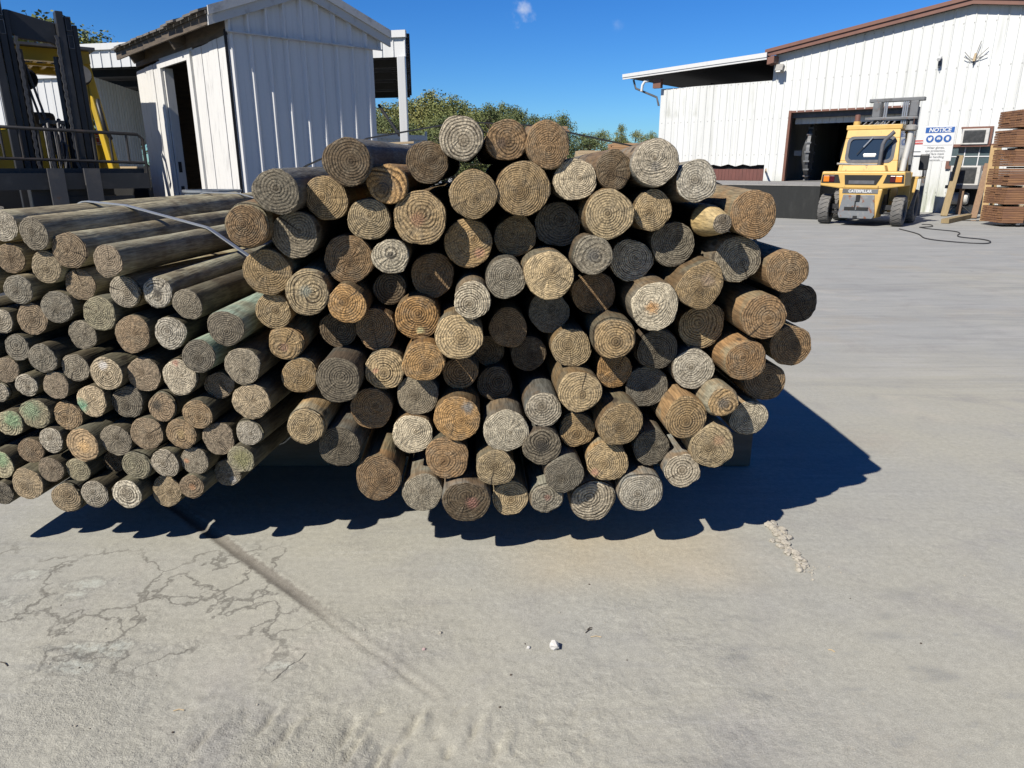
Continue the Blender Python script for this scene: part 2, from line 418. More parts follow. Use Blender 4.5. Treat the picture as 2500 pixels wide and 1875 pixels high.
# ---------------------------------------------------------------- the two bundles of logs
# pixel centre, pixel radius, tone, how far the end stands proud (+) or back (-) in cm
RIGHT = '''1 676 469 56 d 8;2 845 392 58 k 9;3 793 485 53 t -2;4 945 449 49 o 2;5 900 537 51 p 4;6 716 571 57 g 0;7 604 552 54 b 6;8 654 665 58 t 0
9 748 715 54 p 3;10 668 762 44 p -2;11 852 636 60 b -5;12 953 627 44 w 3;13 846 745 47 o 3;14 950 706 43 k -11;15 827 807 46 k -12;16 918 805 51 b -9
17 696 841 44 t -5;18 731 917 46 t -4;19 824 925 56 d 7;20 938 901 50 p -4;21 745 1042 48 p 7;22 906 998 52 b -3;23 830 1093 52 d 1;24 924 1167 56 b 1
25 1031 1203 49 g -2;26 1007 1058 50 w -2;27 1019 966 51 g -4;28 1033 881 51 o 4;29 1021 777 54 o -2;30 1120 824 57 p 5;31 1153 733 46 w 5;32 1056 678 54 b -11
33 1143 595 59 t -5;34 1259 581 51 t -8;35 1363 548 55 d -8;36 1155 474 59 t 4;37 1277 462 66 t 3;38 1026 533 66 t 4;39 1043 396 51 k 1;40 1126 337 53 l 5
41 1239 343 50 b 0;42 1335 354 55 b 1;43 1404 443 52 w 1;44 1504 416 46 k 0;45 1596 399 57 l 4;46 1701 443 51 l 3;47 1488 525 60 p 3;48 1594 513 48 p 1
49 1644 595 54 g -6;50 1447 623 48 g 3;51 1543 640 52 w -8;52 1768 546 41 n 12;53 1836 525 59 b 4;54 1800 634 57 g 1;55 1922 662 52 b 4;56 1948 740 49 k -7
57 1865 775 55 b 6;58 1931 845 52 b -4;59 1822 883 50 b 6;60 1867 933 49 b -6;61 1766 982 41 t 8;62 1828 1021 46 w -3;63 1736 1089 54 p 4;64 1662 1146 44 l 3
65 1566 1205 55 l 2;66 1482 1131 51 p 1;67 1448 1222 57 l -2;68 1593 1096 46 d -4;69 1518 1034 56 t 4;70 1664 1014 53 t 4;71 1410 1050 47 t -3;72 1590 948 53 d -9
73 1415 953 53 p 4;74 1501 907 45 o -6;75 1499 823 54 t 5;76 1606 863 54 d -5;77 1692 899 51 l -3;78 1712 798 57 p -6;79 1598 745 59 w 6;80 1713 698 58 t 5
81 1453 720 53 b -10;83 1394 850 49 p -4;84 1342 766 51 d -10;85 1241 805 48 b -9;86 1288 863 44 k -13;87 1195 872 39 k -17;88 1123 918 43 b -8;89 1210 940 44 k -12
90 1341 672 60 p 6;91 1236 680 49 g 3;92 1118 1018 57 o 3;93 1231 1046 56 w 4;94 1327 1003 45 l 0;95 1321 1090 48 d 3;96 1092 1120 54 b 2;97 1212 1137 48 p 3
98 1139 1222 57 k 3;99 1245 1215 45 p -3;100 1335 1217 41 g 0;101 1378 1160 47 d 4'''
LEFT = '''1 5 552 38 l 0;2 81 571 40 g 4;3 169 613 44 b 2;4 262 638 40 v 10;5 25 632 37 b -3;6 113 652 40 t 1;7 43 707 37 g 0;8 194 698 39 b -2
9 303 713 42 l 2;10 384 715 37 l 3;11 458 744 38 g 4;12 550 802 44 d 5;13 141 748 41 g 1;14 242 766 43 m 1;15 77 779 39 b -1;16 2 785 31 l 0
17 201 818 37 g -1;18 324 816 46 b 1;19 416 814 40 l 2;20 41 849 33 g 0;21 104 876 36 g 1;22 182 899 35 g 0;23 259 913 42 p 2;24 352 916 44 v -1
25 486 870 42 d 3;26 591 895 46 g 4;27 438 923 47 w 2;28 14 904 33 v 0;29 64 941 29 l 1;30 136 942 35 v 0;31 -3 958 26 l 0;32 223 980 39 p 2
33 311 982 41 d 0;34 395 994 39 b 0;35 487 1006 38 o 2;36 531 950 36 v -5;37 613 981 46 p 4;38 81 1013 38 m 1;39 26 1033 34 y 1;40 166 1015 36 o -2
41 358 1059 42 b 2;42 443 1059 38 o 1;43 532 1069 42 v 2;44 606 1060 35 l 3;45 280 1076 39 g 1;46 204 1087 43 o 2;47 124 1076 32 l 1;48 75 1101 33 b 1
49 0 1135 36 y 0;50 124 1148 33 v 0;51 190 1148 31 m -1;52 276 1128 28 k -9;53 332 1138 38 m 1;54 404 1131 37 l 1;55 473 1130 36 g 1;56 588 1120 34 m 4
57 552 1154 35 g -7;58 66 1182 41 t 2;59 160 1216 40 t 2;60 231 1207 35 l 1;61 309 1207 37 w 3;62 407 1200 40 t -2;63 469 1184 31 b 2;64 4 1205 30 d 0
65 -62 600 38 g 0;66 -60 690 38 g 0;67 -70 780 38 g 0;68 -62 865 36 g 0;69 -72 945 36 g 0;70 -64 1022 36 g 0;71 -72 1098 36 g 0;72 -62 1170 36 g 0;75 -78 1232 35 g 0'''
TONE = {  # end tint, groove contrast, side tint, side weathering, word for the label
    'd': ((.205, .185, .15), .9, (.2, .15, .1), (.21, .2, .16), 'dark grey'),
    'k': ((.17, .125, .08), .9, (.2, .14, .085), (.19, .175, .14), 'dark brown'),
    'g': ((.32, .29, .235), .8, (.25, .175, .10), (.28, .27, .21), 'grey'),
    'l': ((.50, .465, .40), .95, (.28, .2, .12), (.32, .31, .26), 'pale grey'),
    't': ((.44, .335, .195), .85, (.36, .23, .11), (.33, .29, .19), 'tan'),
    'p': ((.58, .455, .285), .9, (.42, .27, .12), (.38, .33, .22), 'light tan'),
    'b': ((.345, .24, .14), .85, (.34, .205, .095), (.28, .24, .15), 'brown'),
    'o': ((.52, .335, .155), .85, (.42, .24, .09), (.36, .28, .16), 'orange tan'),
    'w': ((.70, .63, .50), .95, (.4, .27, .14), (.38, .34, .26), 'whitish'),
    'n': ((.31, .285, .25), .7, (.62, .45, .2), (.5, .37, .18), 'yellow'),
    'v': ((.34, .26, .18), .75, (.3, .2, .12), (.29, .26, .19), 'dull pinkish brown'),
    'm': ((.33, .31, .20), .75, (.27, .2, .1), (.27, .28, .19), 'olive grey'),
    'y': ((.47, .43, .27), .8, (.27, .2, .1), (.27, .30, .2), 'green stained'),
}
# knot or stain on the end: x, y, size as a share of the radius, colour, strength
KNOT = {('R', 79): (-.12, -.05, .3, (.62, .33, .12), .75), ('R', 33): (.45, -.38, .24, (.5, .27, .17), .85), ('R', 12): (0, .05, .25, (.06, .055, .05), .7),
        ('R', 98): (.25, -.05, .3, (.36, .17, .13), .7), ('R', 100): (.05, .1, .22, (.4, .2, .15), .6), ('R', 63): (.25, .3, .3, (.42, .25, .14), .6),
        ('R', 61): (0, -.05, .4, (.12, .12, .11), .7), ('R', 66): (-.6, -.5, .22, (.55, .3, .2), .8), ('R', 92): (.45, .5, .3, (.24, .24, .22), .8),
        ('R', 38): (-.1, -.05, .3, (.42, .22, .13), .55), ('R', 95): (0, 0, .45, (.05, .047, .042), .7), ('R', 80): (.3, .25, .34, (.38, .28, .19), .8),
        ('R', 29): (.1, -.55, .18, (.72, .66, .34), .85), ('R', 4): (0, .05, .45, (.15, .14, .12), .6), ('R', 50): (0, 0, .4, (.10, .10, .095), .6),
        ('R', 20): (-.45, .0, .16, (.6, .33, .2), .8), ('R', 17): (-.1, -.2, .3, (.4, .24, .17), .6), ('R', 9): (-.05, .1, .3, (.26, .33, .3), .5),
        ('R', 41): (-.25, -.15, .3, (.09, .065, .05), .7), ('R', 45): (0, -.15, .25, (.2, .19, .18), .5), ('R', 78): (.1, .1, .25, (.4, .3, .18), .3),
        ('L', 46): (.1, -.1, .42, (.64, .42, .2), .95), ('L', 39): (.3, .3, .75, (.22, .38, .2), .7), ('L', 38): (-.2, .3, .7, (.24, .36, .21), .6),
        ('L', 49): (.2, .45, .7, (.24, .38, .2), .7), ('L', 32): (-.75, -.3, .5, (.2, .42, .26), .75), ('L', 23): (-.1, .5, .3, (.72, .68, .62), .8),
        ('L', 34): (-.3, .1, .42, (.07, .06, .045), .9), ('L', 55): (-.55, .0, .2, (.55, .3, .17), .9), ('L', 63): (.1, 0, .3, (.5, .28, .15), .7),
        ('L', 57): (.4, -.5, .3, (.45, .42, .38), .9), ('L', 10): (0, .05, .35, (.06, .055, .05), .7), ('L', 61): (0, .05, .5, (.24, .2, .14), .7),
        ('L', 27): (-.1, .8, .2, (.5, .27, .19), .8), ('L', 42): (0, 0, .3, (.52, .38, .18), .5), ('L', 56): (.1, .1, .8, (.26, .25, .11), .7)}
MARK = {  # logs that stand out by themselves: full label, short phrase others refer to
    ('R', 40): ('pale grey log end with bold black rings on top of the right stack', 'the black-ringed topmost log'),
    ('R', 52): ('yellow log sharpened to a blunt point at the right stack', 'the pointed log'),
    ('R', 79): ('whitish log end with an orange knot and a split', 'the orange-knotted whitish log'),
    ('R', 12): ('small whitish log end with a dark star at its pith', 'the whitish log with dark pith'),
    ('R', 28): ('smooth bright orange log end standing proud in the right stack', 'the bright orange log'),
    ('R', 33): ('tan log end with a round reddish knot low on its right', 'the round-knotted tan log'),
    ('R', 19): ('big dark grey ringed log end jutting out of the right stack', 'the big dark grey jutting log'),
    ('R', 98): ('dark log end with pink streaks, lowest in the right stack', 'the pink-streaked lowest log'),
    ('R', 63): ('rough light tan log end at the lower right corner above the skid', 'the rough corner log'),
    ('R', 37): ('biggest tan log end just under the top row of the right stack', 'the biggest tan log'),
    ('R', 87): ('darkest log end set deepest back in the right stack', 'the darkest deep-set log'),
    ('R', 61): ('small tan log with grey heart jutting far out at lower right', 'the small grey-hearted jutting log'),
    ('R', 2): ('dark brown log jutting high on the left shoulder of the right stack', 'the dark shoulder log'),
    ('R', 45): ('big pale grey log end on the right shoulder of the right stack', 'the big pale shoulder log'),
    ('R', 95): ('dark grey log end with a charred-looking black centre', 'the black-centred log'),
    ('R', 21): ('light tan log jutting out low on the left of the right stack', 'the low jutting light tan log'),
    ('L', 46): ('orange tan log end with a bare tan wooden heart', 'the log with the bare tan heart'),
    ('L', 39): ('small log end half stained green near the left picture edge', 'the half-green log'),
    ('L', 4): ('pinkish log jutting out on top of the left stack', 'the pinkish jutting top log'),
    ('L', 12): ('dark grey log with mint green moss along its side', 'the mint-mossed log'),
    ('L', 23): ('light tan log end with white starry streaks in the left stack', 'the white-streaked log'),
    ('L', 27): ('whitest big log end of the left stack', 'the whitest left-stack log'),
    ('L', 34): ('brown log end with a dark hollow beside its pith', 'the hollow brown log'),
    ('L', 55): ('grey log end with an orange knot at its edge', 'the orange-edged grey log'),
    ('L', 61): ('white-rimmed log end in the bottom row of the left stack', 'the white-rimmed bottom log'),
    ('L', 32): ('light tan log end with a green left rim', 'the green-rimmed log'),
}

def parse(s, side):
    L = []
    for e in s.replace('\n', ';').split(';'):
        i, x, y, r, t, d = e.split()
        L.append(dict(side=side, id=int(i), px=float(x), py=float(y), pr=float(r), tone=t, d=float(d) / 100))
    return L
LOGS = parse(RIGHT, 'R') + parse(LEFT, 'L')
Y0 = 2.5
nL = len(LOGS)
a = np.zeros((nL, 2)); b = np.zeros((nL, 2)); rad = np.zeros(nL); yf = np.zeros(nL); ln = np.zeros(nL)
lr = random.Random(11)
for i, l in enumerate(LOGS):
    k = ray(l['px'], l['py'])
    x0 = k.x * 2.6
    yb = (2.50 + .045 * x0) if l['side'] == 'R' else (2.55 - .07 * (x0 + 1.8))
    yf[i] = yb - l['d'] + lr.uniform(-.012, .012)
    P = Vector((0, 0, CAM_H)) + k * (yf[i] / k.y)
    rad[i] = l['pr'] * (yf[i] / k.y) / F_PX * 1.0
    b[i] = (-.055 + .012 * x0 + lr.gauss(0, .008), lr.gauss(0, .006)) if l['side'] == 'R' else (.078 + lr.gauss(0, .012), lr.gauss(0, .008))
    if l['side'] == 'R' and l['id'] in (1, 2): b[i][0] += .05
    if l['side'] == 'R' and l['id'] in (43, 44, 45, 46): b[i][1] -= .075
    a[i] = np.array([P.x, P.z]) - b[i] * (yf[i] - Y0)
    ln[i] = (2.55 if l['side'] == 'R' else 1.9) + lr.uniform(-.08, .08)
a_home, b_home = a.copy(), b.copy()
isR = np.array([l['side'] == 'R' for l in LOGS])
rr = rad[:, None] + rad[None, :]
iu = np.triu(np.ones((nL, nL), bool), 1)
for it in range(260):
    for y in (2.5, 3.2, 3.9, 4.4, 5.0):
        h = y - Y0
        p = a + b * h
        live = np.ones(nL, bool) if y <= 4.42 else isR
        dv = p[:, None, :] - p[None, :, :]
        ds = np.sqrt((dv ** 2).sum(2)) + 1e-9
        ov = np.where(iu & live[:, None] & live[None, :], np.maximum(rr * (1.0 if h else .97) - ds, 0), 0)
        if not ov.any(): continue
        mv = (dv / ds[:, :, None]) * (ov * .5)[:, :, None]
        mvt = mv.sum(1) - mv.sum(0)
        if h == 0: a += mvt * .45
        else:
            b += mvt / h * .6; a += mvt * .05
    low = a[:, 1] + b[:, 1] * .95 - rad
    b[:, 1] += np.maximum(.215 - low, 0) / .95 * .5
    a += (a_home - a) * .06; b += (b_home - b) * .02
    np.clip(b, -.17, .17, out=b)

SEG = 36
def log_meshes(r, L, seed, chamfer=None, jut_fuzz=1.0):
    g = random.Random(seed)
    ph = [g.uniform(0, 6.28) for _ in range(6)]; am = [g.uniform(0, k) * jut_fuzz for k in (.05, .035, .022, .016, .012, .012)]
    th = np.arange(SEG) * 2 * math.pi / SEG
    o = 1 + sum(am[k] * np.cos((k + 2) * th + ph[k]) for k in range(6))
    o *= 1.0 - max(0, g.uniform(-.06, .05)) * np.clip(np.cos(th - g.uniform(0, 6.28)) * 4 - 2.6, 0, 1)       # a small flat
    tilt = (g.uniform(-.07, .07), g.uniform(-.06, .06))
    fx, flen = chamfer or (1.0, 0.0)
    cx, sx = np.cos(th), np.sin(th)
    fuzz = np.array([g.uniform(-.02, .016) for _ in range(SEG)])
    e = MB(); vs = []
    for q, dz in ((.0, 0), (.3, 0), (.62, .0), (.88, 0), (.975, -.001), (1.0, -.0035)):
        rad_q = r * fx * q * (o + (fuzz if q > .95 else 0))
        if q == 0:
            vs.append((0, 0, 0)); continue
        for k in range(SEG):
            x, y = rad_q[k] * cx[k], rad_q[k] * sx[k]
            vs.append((x, y, tilt[0] * x + tilt[1] * y + dz + g.uniform(-.0012, .0012)))
    fs = [(0, 1 + k, 1 + (k + 1) % SEG) for k in range(SEG)]
    for q in range(4):
        s0, s1 = 1 + q * SEG, 1 + (q + 1) * SEG
        fs += [(s0 + k, s1 + k, s1 + (k + 1) % SEG, s0 + (k + 1) % SEG) for k in range(SEG)]
    e.add(vs, fs, False)
    rim = vs[-SEG:]
    m = MB(); sv = list(rim)
    zs = [.012] + ([flen * .5, flen, flen + .03] if flen else [.05]) + [.16, L * .22, L * .4, L * .6, L * .8, L]
    bow = (g.uniform(-.008, .008), g.uniform(-.008, .008)); pw = g.uniform(0, 6.28)
    for z in zs:
        s = fx + (1 - fx) * min(1, z / flen) ** .8 if flen else 1.0
        f = max(0, 1 - z / .16)
        wob = 1 + .022 * math.sin(z * 5 + pw)
        bx, by = bow[0] * math.sin(math.pi * z / L), bow[1] * math.sin(math.pi * z / L)
        for k in range(SEG):
            x, y = r * s * o[k] * cx[k] * wob, r * s * o[k] * sx[k] * wob
            sv.append((x + bx, y + by, -z + f * (tilt[0] * x + tilt[1] * y)))
    fs = []
    for q in range(len(zs)):
        s0, s1 = q * SEG, (q + 1) * SEG
        fs += [(s1 + k, s1 + (k + 1) % SEG, s0 + (k + 1) % SEG, s0 + k) for k in range(SEG)]
    m.add(sv, fs, True)
    m.add(sv[-SEG:], [tuple(range(SEG))[::-1]])
    return m, e

def octant(dx, dy):
    a8 = int(round(math.degrees(math.atan2(-dy, dx)) / 45.0)) % 8
    return ('right of', 'above right of', 'above', 'above left of', 'left of', 'below left of', 'below', 'below right of')[a8]

GROUPS = {'R': 'logs of the right stack', 'L': 'logs of the left stack'}
inview = [l for l in LOGS if l['px'] > -40]
refs = {}
used_labels = set()
for l in inview:                                              # label by tone and by the nearest log that stands out
    key = (l['side'], l['id'])
    if key in MARK:
        l['label'] = MARK[key][0]; continue
    best = None
    for mk, (_, phrase) in MARK.items():
        if mk[0] != l['side']: continue
        m = next(q for q in LOGS if (q['side'], q['id']) == mk)
        o = octant(l['px'] - m['px'], l['py'] - m['py'])
        peers = sorted((q for q in inview if q is not m and octant(q['px'] - m['px'], q['py'] - m['py']) == o),
                       key=lambda q: math.hypot(q['px'] - m['px'], q['py'] - m['py']))
        k = peers.index(l)
        dist = math.hypot(l['px'] - m['px'], l['py'] - m['py'])
        sc = dist * (1 + .8 * k)
        if k < 3 and (best is None or sc < best[0]): best = (sc, k, o, phrase)
    if best is None: best = (0, 0, 'beside', 'itself')
    ordw = ('first', 'second', 'third')[best[1]]
    o = 'to the ' + best[2] if best[2] in ('left of', 'right of') else best[2]
    l['label'] = '%s log, %s %s %s' % (TONE[l['tone']][4], ordw, o, best[3])
for l in LOGS:
    if l['px'] <= -40: l['label'] = 'grey log end at the far left of the left stack, beyond the picture edge'

EXTRA_FREQ = {('R', 40): 95, ('R', 67): 85, ('R', 64): 92, ('R', 65): 118, ('R', 93): 150, ('R', 30): 108, ('R', 19): 120, ('R', 2): 112, ('R', 1): 96, ('R', 4): 100}
for i, l in enumerate(LOGS):
    d = Vector((b[i][0], 1, b[i][1])).normalized(); z = -d
    x = Vector((0, 0, 1)).cross(z).normalized(); x = -x if x.x < 0 else x
    y = z.cross(x)
    hpos = a[i] + b[i] * (yf[i] - Y0)
    P = Vector((hpos[0], yf[i], hpos[1]))
    t = thing('log', l['label'], 'log', group=GROUPS[l['side']])
    t.matrix_world = Matrix.Translation(P) @ Matrix((x, y, z)).transposed().to_4x4()
    key = (l['side'], l['id'])
    ch = (.56, .17) if key == ('R', 52) else (.86, .03) if key == ('R', 61) else (.93, .02) if lr.random() < .12 else None
    sm, en = log_meshes(float(rad[i]) * (1.03 if ch and ch[0] < .9 else 1), float(ln[i]), 100 + i * 7, ch, 1.9 if key in (('R', 63), ('R', 80), ('L', 36), ('R', 64)) else 1.0)
    tn = TONE[l['tone']]; g = random.Random(500 + i)
    def j(c, s=.12):
        k = 1 + g.uniform(-s, s); wm = g.uniform(-.05, .05)
        return tuple(float(max(.01, q * k * (1 + wm * w_))) for q, w_ in zip(c, (1, .15, -1)))
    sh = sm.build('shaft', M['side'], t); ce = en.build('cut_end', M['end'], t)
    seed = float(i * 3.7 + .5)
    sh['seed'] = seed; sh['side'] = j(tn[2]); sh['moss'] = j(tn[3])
    if l['side'] == 'R' and math.hypot((l['px'] - 1260) / 520, (l['py'] - 780) / 400) < .95: sh['side'] = tuple(q * .5 for q in sh['side']); sh['moss'] = tuple(q * .5 for q in sh['moss'])  # inner shafts: colours darkened to stand in for the shade inside the stack
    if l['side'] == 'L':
        gap_shade = 1.0 if l['py'] < 720 else .36  # below the top logs, shade between the shafts is put into their colour
        sh['side'] = tuple(q * gap_shade for q in j((.33, .275, .17))); sh['moss'] = tuple(q * gap_shade for q in j((.52, .48, .32)))
    if key == ('L', 12) or key == ('L', 25): sh['moss'] = (.36, .46, .35); sh['side'] = (.34, .35, .25)
    if l['side'] == 'R' and l['id'] in (1, 2, 39): sh['side'] = (.16, .14, .11); sh['moss'] = (.2, .2, .18)
    tq = j(tn[0], .16); bf = .79 if l['tone'] in 'tbo' else .84 if l['tone'] in 'pkv' else .85
    if l['side'] == 'L': gy = sum(tq) / 3; tq = tuple(q * .62 + gy * .38 * w_ for q, w_ in zip(tq, (1.06, 1.0, .9))); bf = max(bf, .85)
    ce['tint'] = (tq[0] * 1.02, tq[1] * (.93 if bf < .8 else .97), tq[2] * bf); ce['seed'] = seed; ce['contrast'] = tn[1] * g.choice((.55, .75, .95, 1.1, 1.15))
    ce['rings'] = float(EXTRA_FREQ.get(key, g.uniform(105, 165) if l['side'] == 'R' else g.uniform(125, 185)))
    ce['pith'] = (g.uniform(-.22, .22) * float(rad[i]), g.uniform(-.22, .22) * float(rad[i]), 0.0)
    ca_ = g.uniform(0, 6.28); ce['crack_dir'] = (math.cos(ca_), math.sin(ca_), 0.0); ce['crack'] = g.choice((0.0, 0.0, 0.0, .55, .85))
    ce['heart'] = float(rad[i]) * g.choice((.12, .2, .35, .5))
    kx, ky, ks, kc, ka = KNOT.get(key, (0, 0, 0, (0, 0, 0), 0))
    ce['knot'] = (kx * float(rad[i]), ky * float(rad[i]), ks * float(rad[i])); ce['knot_col'] = tuple(map(float, kc)); ce['knot_amt'] = float(ka)

def hull_band(mask, y, width, m, name, label, r_off=.004, lift=0.0):
    pts = []
    for i in np.where(mask)[0]:
        c = a[i] + b[i] * (y - Y0)
        for k in range(28):
            t = 2 * math.pi * k / 28
            pts.append((c[0] + (rad[i] * 1.03 + r_off) * math.cos(t), c[1] + (rad[i] * 1.03 + r_off) * math.sin(t)))
    pts = sorted(set((round(p, 4), round(q, 4)) for p, q in pts))
    def half(ps):
        h = []
        for p in ps:
            while len(h) > 1 and (h[-1][0] - h[-2][0]) * (p[1] - h[-2][1]) - (h[-1][1] - h[-2][1]) * (p[0] - h[-2][0]) <= 0: h.pop()
            h.append(p)
        return h
    h = half(pts)[:-1] + half(pts[::-1])[:-1]
    cx_ = sum(p[0] for p in h) / len(h); cz_ = sum(p[1] for p in h) / len(h)
    mb = MB(); n = len(h); vs = []
    for p in h:
        u = Vector((p[0] - cx_, 0, p[1] - cz_)).normalized() * .005
        for dy, s in ((-width / 2, 0), (width / 2, 0), (width / 2, 1), (-width / 2, 1)):
            vs.append((p[0] + u.x * s, y + dy, p[1] + u.z * s))
    fs = []
    for k in range(n):
        k2 = (k + 1) % n
        for q in range(4):
            fs.append((k * 4 + q, k2 * 4 + q, k2 * 4 + (q + 1) % 4, k * 4 + (q + 1) % 4))
    mb.add(vs, fs)
    return tag(mb.build(name, m), label, 'strap')
hull_band(isR, 3.02, .03, M['strap_dark'], 'strap', 'dark steel strap around the right log stack, taut between its top logs')
hull_band(~isR, 3.05, .03, M['strap_pale'], 'strap', 'pale blue-grey strap running across the tops of the left stack logs')
hull_band(~isR, 4.1, .016, M['strap_pale'], 'strap', 'thin pale strap around the far end of the left log stack')

for k, (xa, xb, y, sz, lab) in enumerate(((-2.45, 1.25, 3.54, .19, 'long dark square timber skid under the front of both log stacks'), (-2.35, 1.1, 4.3, .19, 'dark square timber skid under the back of both log stacks'))):
    tag(MB().bbox((xa, y - .1, .004), (xb, y + .1, .004 + sz)).build('skid_timber', M['skid'], bevel=.006), lab, 'timber')
# a scrap board lying on the dark shoulder log
t = at(940, 351, 4.45)
tag(MB().box((t.x, t.y, t.z), (.34, .05, .012), .12, 0, -.05).build('scrap_board', M['pale_lumber']), 'thin scrap board lying on the back of the dark shoulder log', 'board')
# ---------------------------------------------------------------- light and sky
SUN_T = Vector((.755, .775, -1.0))                              # where the sunlight travels
sun_d = bpy.data.lights.new('sun', 'SUN'); sun = bpy.data.objects.new('sun', sun_d); COL.objects.link(sun)
sun_d.energy = 5.0; sun_d.angle = R(.5); sun_d.color = (1.0, .94, .85)
sun.rotation_euler = SUN_T.to_track_quat('-Z', 'Y').to_euler()
sun.location = (-8, -7, 10)
w = bpy.data.worlds.new('World'); scene.world = w; w.use_nodes = True
wt = w.node_tree; bg = wt.nodes['Background']
sky = wt.nodes.new('ShaderNodeTexSky'); sky.sky_type = 'NISHITA'; sky.sun_disc = False
sky.sun_elevation = math.atan2(1.0, math.hypot(.755, .775)); sky.sun_rotation = math.atan2(-.755, -.775) % (2 * math.pi)
sky.air_density = 1.0; sky.dust_density = 0.0; sky.ozone_density = 2.0; sky.altitude = 0
bg.inputs[1].default_value = .05
def wnode(t, **k):
    n = wt.nodes.new('ShaderNode' + t)
    for a_, v_ in k.items(): setattr(n, a_, v_)
    return n
hs = wnode('HueSaturation'); hs.inputs['Saturation'].default_value = 1.35; wt.links.new(sky.outputs[0], hs.inputs['Color'])
tn_ = wnode('Mix', data_type='RGBA', blend_type='MULTIPLY'); tn_.inputs[0].default_value = 1.0; wt.links.new(hs.outputs[0], tn_.inputs[6]); tn_.inputs[7].default_value = (.42, .78, 1.27, 1)
gen = wnode('TexCoord'); prev = tn_.outputs[2]
for (px_, py_, wid, amt) in ((1272, 22, .0135, .7), (1505, 60, .008, .12)):
    dv = ray(px_, py_).normalized()
    ds_ = wnode('VectorMath', operation='DISTANCE'); wt.links.new(gen.outputs['Generated'], ds_.inputs[0]); ds_.inputs[1].default_value = dv
    nz = wnode('TexNoise'); wt.links.new(gen.outputs['Generated'], nz.inputs['Vector']); nz.inputs['Scale'].default_value = 55; nz.inputs['Detail'].default_value = 6
    ad = wnode('Math', operation='MULTIPLY_ADD'); wt.links.new(nz.outputs['Fac'], ad.inputs[0]); ad.inputs[1].default_value = wid * 3.2; wt.links.new(ds_.outputs['Value'], ad.inputs[2])
    mr = wnode('MapRange', interpolation_type='SMOOTHSTEP'); wt.links.new(ad.outputs[0], mr.inputs[0])
    mr.inputs[1].default_value = wid * 1.4; mr.inputs[2].default_value = wid * 2.7; mr.inputs[3].default_value = amt; mr.inputs[4].default_value = 0
    mx = wnode('Mix', data_type='RGBA'); wt.links.new(mr.outputs[0], mx.inputs[0]); wt.links.new(prev, mx.inputs[6]); mx.inputs[7].default_value = (8.0, 8.6, 10.0, 1)
    prev = mx.outputs[2]
wt.links.new(prev, bg.inputs[0])
vs_ = scene.view_settings
vs_.view_transform = 'Standard'; vs_.look = 'None'; vs_.exposure = 0.86; vs_.gamma = 1.0; vs_.use_curve_mapping = False

# ---------------------------------------------------------------- ground: one sheet, finer near the camera
def axis(fine0, fine1, step, far):
    v = [fine0 + k * step for k in range(int((fine1 - fine0) / step) + 1)]
    s, p = step, v[-1]
    while p < far: s *= 1.16; p += s; v.append(p)
    s, p = step, v[0]
    while p > -far: s *= 1.16; p -= s; v.insert(0, p)
    return v
gx, gy = axis(-2.3, 2.4, .014, 420), axis(1.05, 3.0, .012, 420)
J0, J1 = gnd(570, 1340), gnd(1060, 1690)                      # the slab joint
jd = Vector((J1.x - J0.x, J1.y - J0.y)).normalized(); jn = Vector((-jd.y, jd.x))
gr = random.Random(5)
SCUFF = []
for k in range(130):                                            # boot scuffs and ruts in the loose dirt near the camera
    px_, py_ = gr.uniform(420, 1500), gr.uniform(1690, 1880)
    p = gnd(px_, py_); an = gr.gauss(1.35, .35)
    SCUFF.append((p.x, p.y, math.cos(an), math.sin(an), gr.uniform(.010, .03), gr.uniform(.003, .006), gr.uniform(-.012, .010)))
for px_, py_ in ((850, 1790), (860, 1830), (920, 1860), (1010, 1770), (1160, 1780), (1215, 1830), (960, 1840), (700, 1790), (655, 1760), (500, 1800)):
    p = gnd(px_, py_); SCUFF.append((p.x, p.y, .25, .97, .05, .011, -.016)); SCUFF.append((p.x + .02, p.y, .25, .97, .05, .01, .012))
def gheight(x, y):
    z = 0.0
    if -2.6 < x < 2.6 and 1.0 < y < 3.2:
        fade = min(1, (3.2 - y) / .4, (x + 2.6) / .3, (2.6 - x) / .3, (y - 1.0) / .1)
        q = Vector((x, y, 0))
        dirt = max(0, min(1, (2.45 - y) / .8)) * max(.12, min(1, (1.15 - x) / .9))
        z += .0022 * mnoise.noise(q * 6) + .0016 * dirt * mnoise.noise(q * 28) + .0012 * dirt * mnoise.noise(q * 62)
        s = (x - J0.x) * jn.x + (y - J0.y) * jn.y; l = (x - J0.x) * jd.x + (y - J0.y) * jd.y
        if -2 < l < 1.5:
            ww = (.026 if l < .7 else .016) + .007 * mnoise.noise(Vector((l * 5, 3, 0)))
            k = max(0, min(1, (l - .5) / .25)); f1 = 1 - k; f2 = k * max(0, min(1, (1.32 - l) / .12))
            s2 = s + .004 * mnoise.noise(Vector((l * 9, 7, 0)))
            z += f1 * (-.006 * max(0, 1 - (s / ww) ** 2) + .002 * math.exp(-((abs(s) - ww * 1.25) / .012) ** 2))
            z += f2 * (-.006 * math.exp(-((s2 + .014) / .006) ** 2) + .0042 * math.exp(-((s2 - .014) / .009) ** 2) + .003 * math.exp(-((s2 + .028) / .01) ** 2))
        if y < 2.2:
            for sx_, sy_, cx_, sn_, L_, W_, A_ in SCUFF:
                dx, dy = x - sx_, y - sy_
                if abs(dx) > .2 or abs(dy) > .2: continue
                u, v = (dx * cx_ + dy * sn_) / L_, (-dx * sn_ + dy * cx_) / W_
                e = u * u + v * v
                if e < 9: z += A_ * math.exp(-e)
        z *= fade
    return z
nx_, ny_ = len(gx), len(gy)
gv = [(x, y, gheight(x, y)) for y in gy for x in gx]
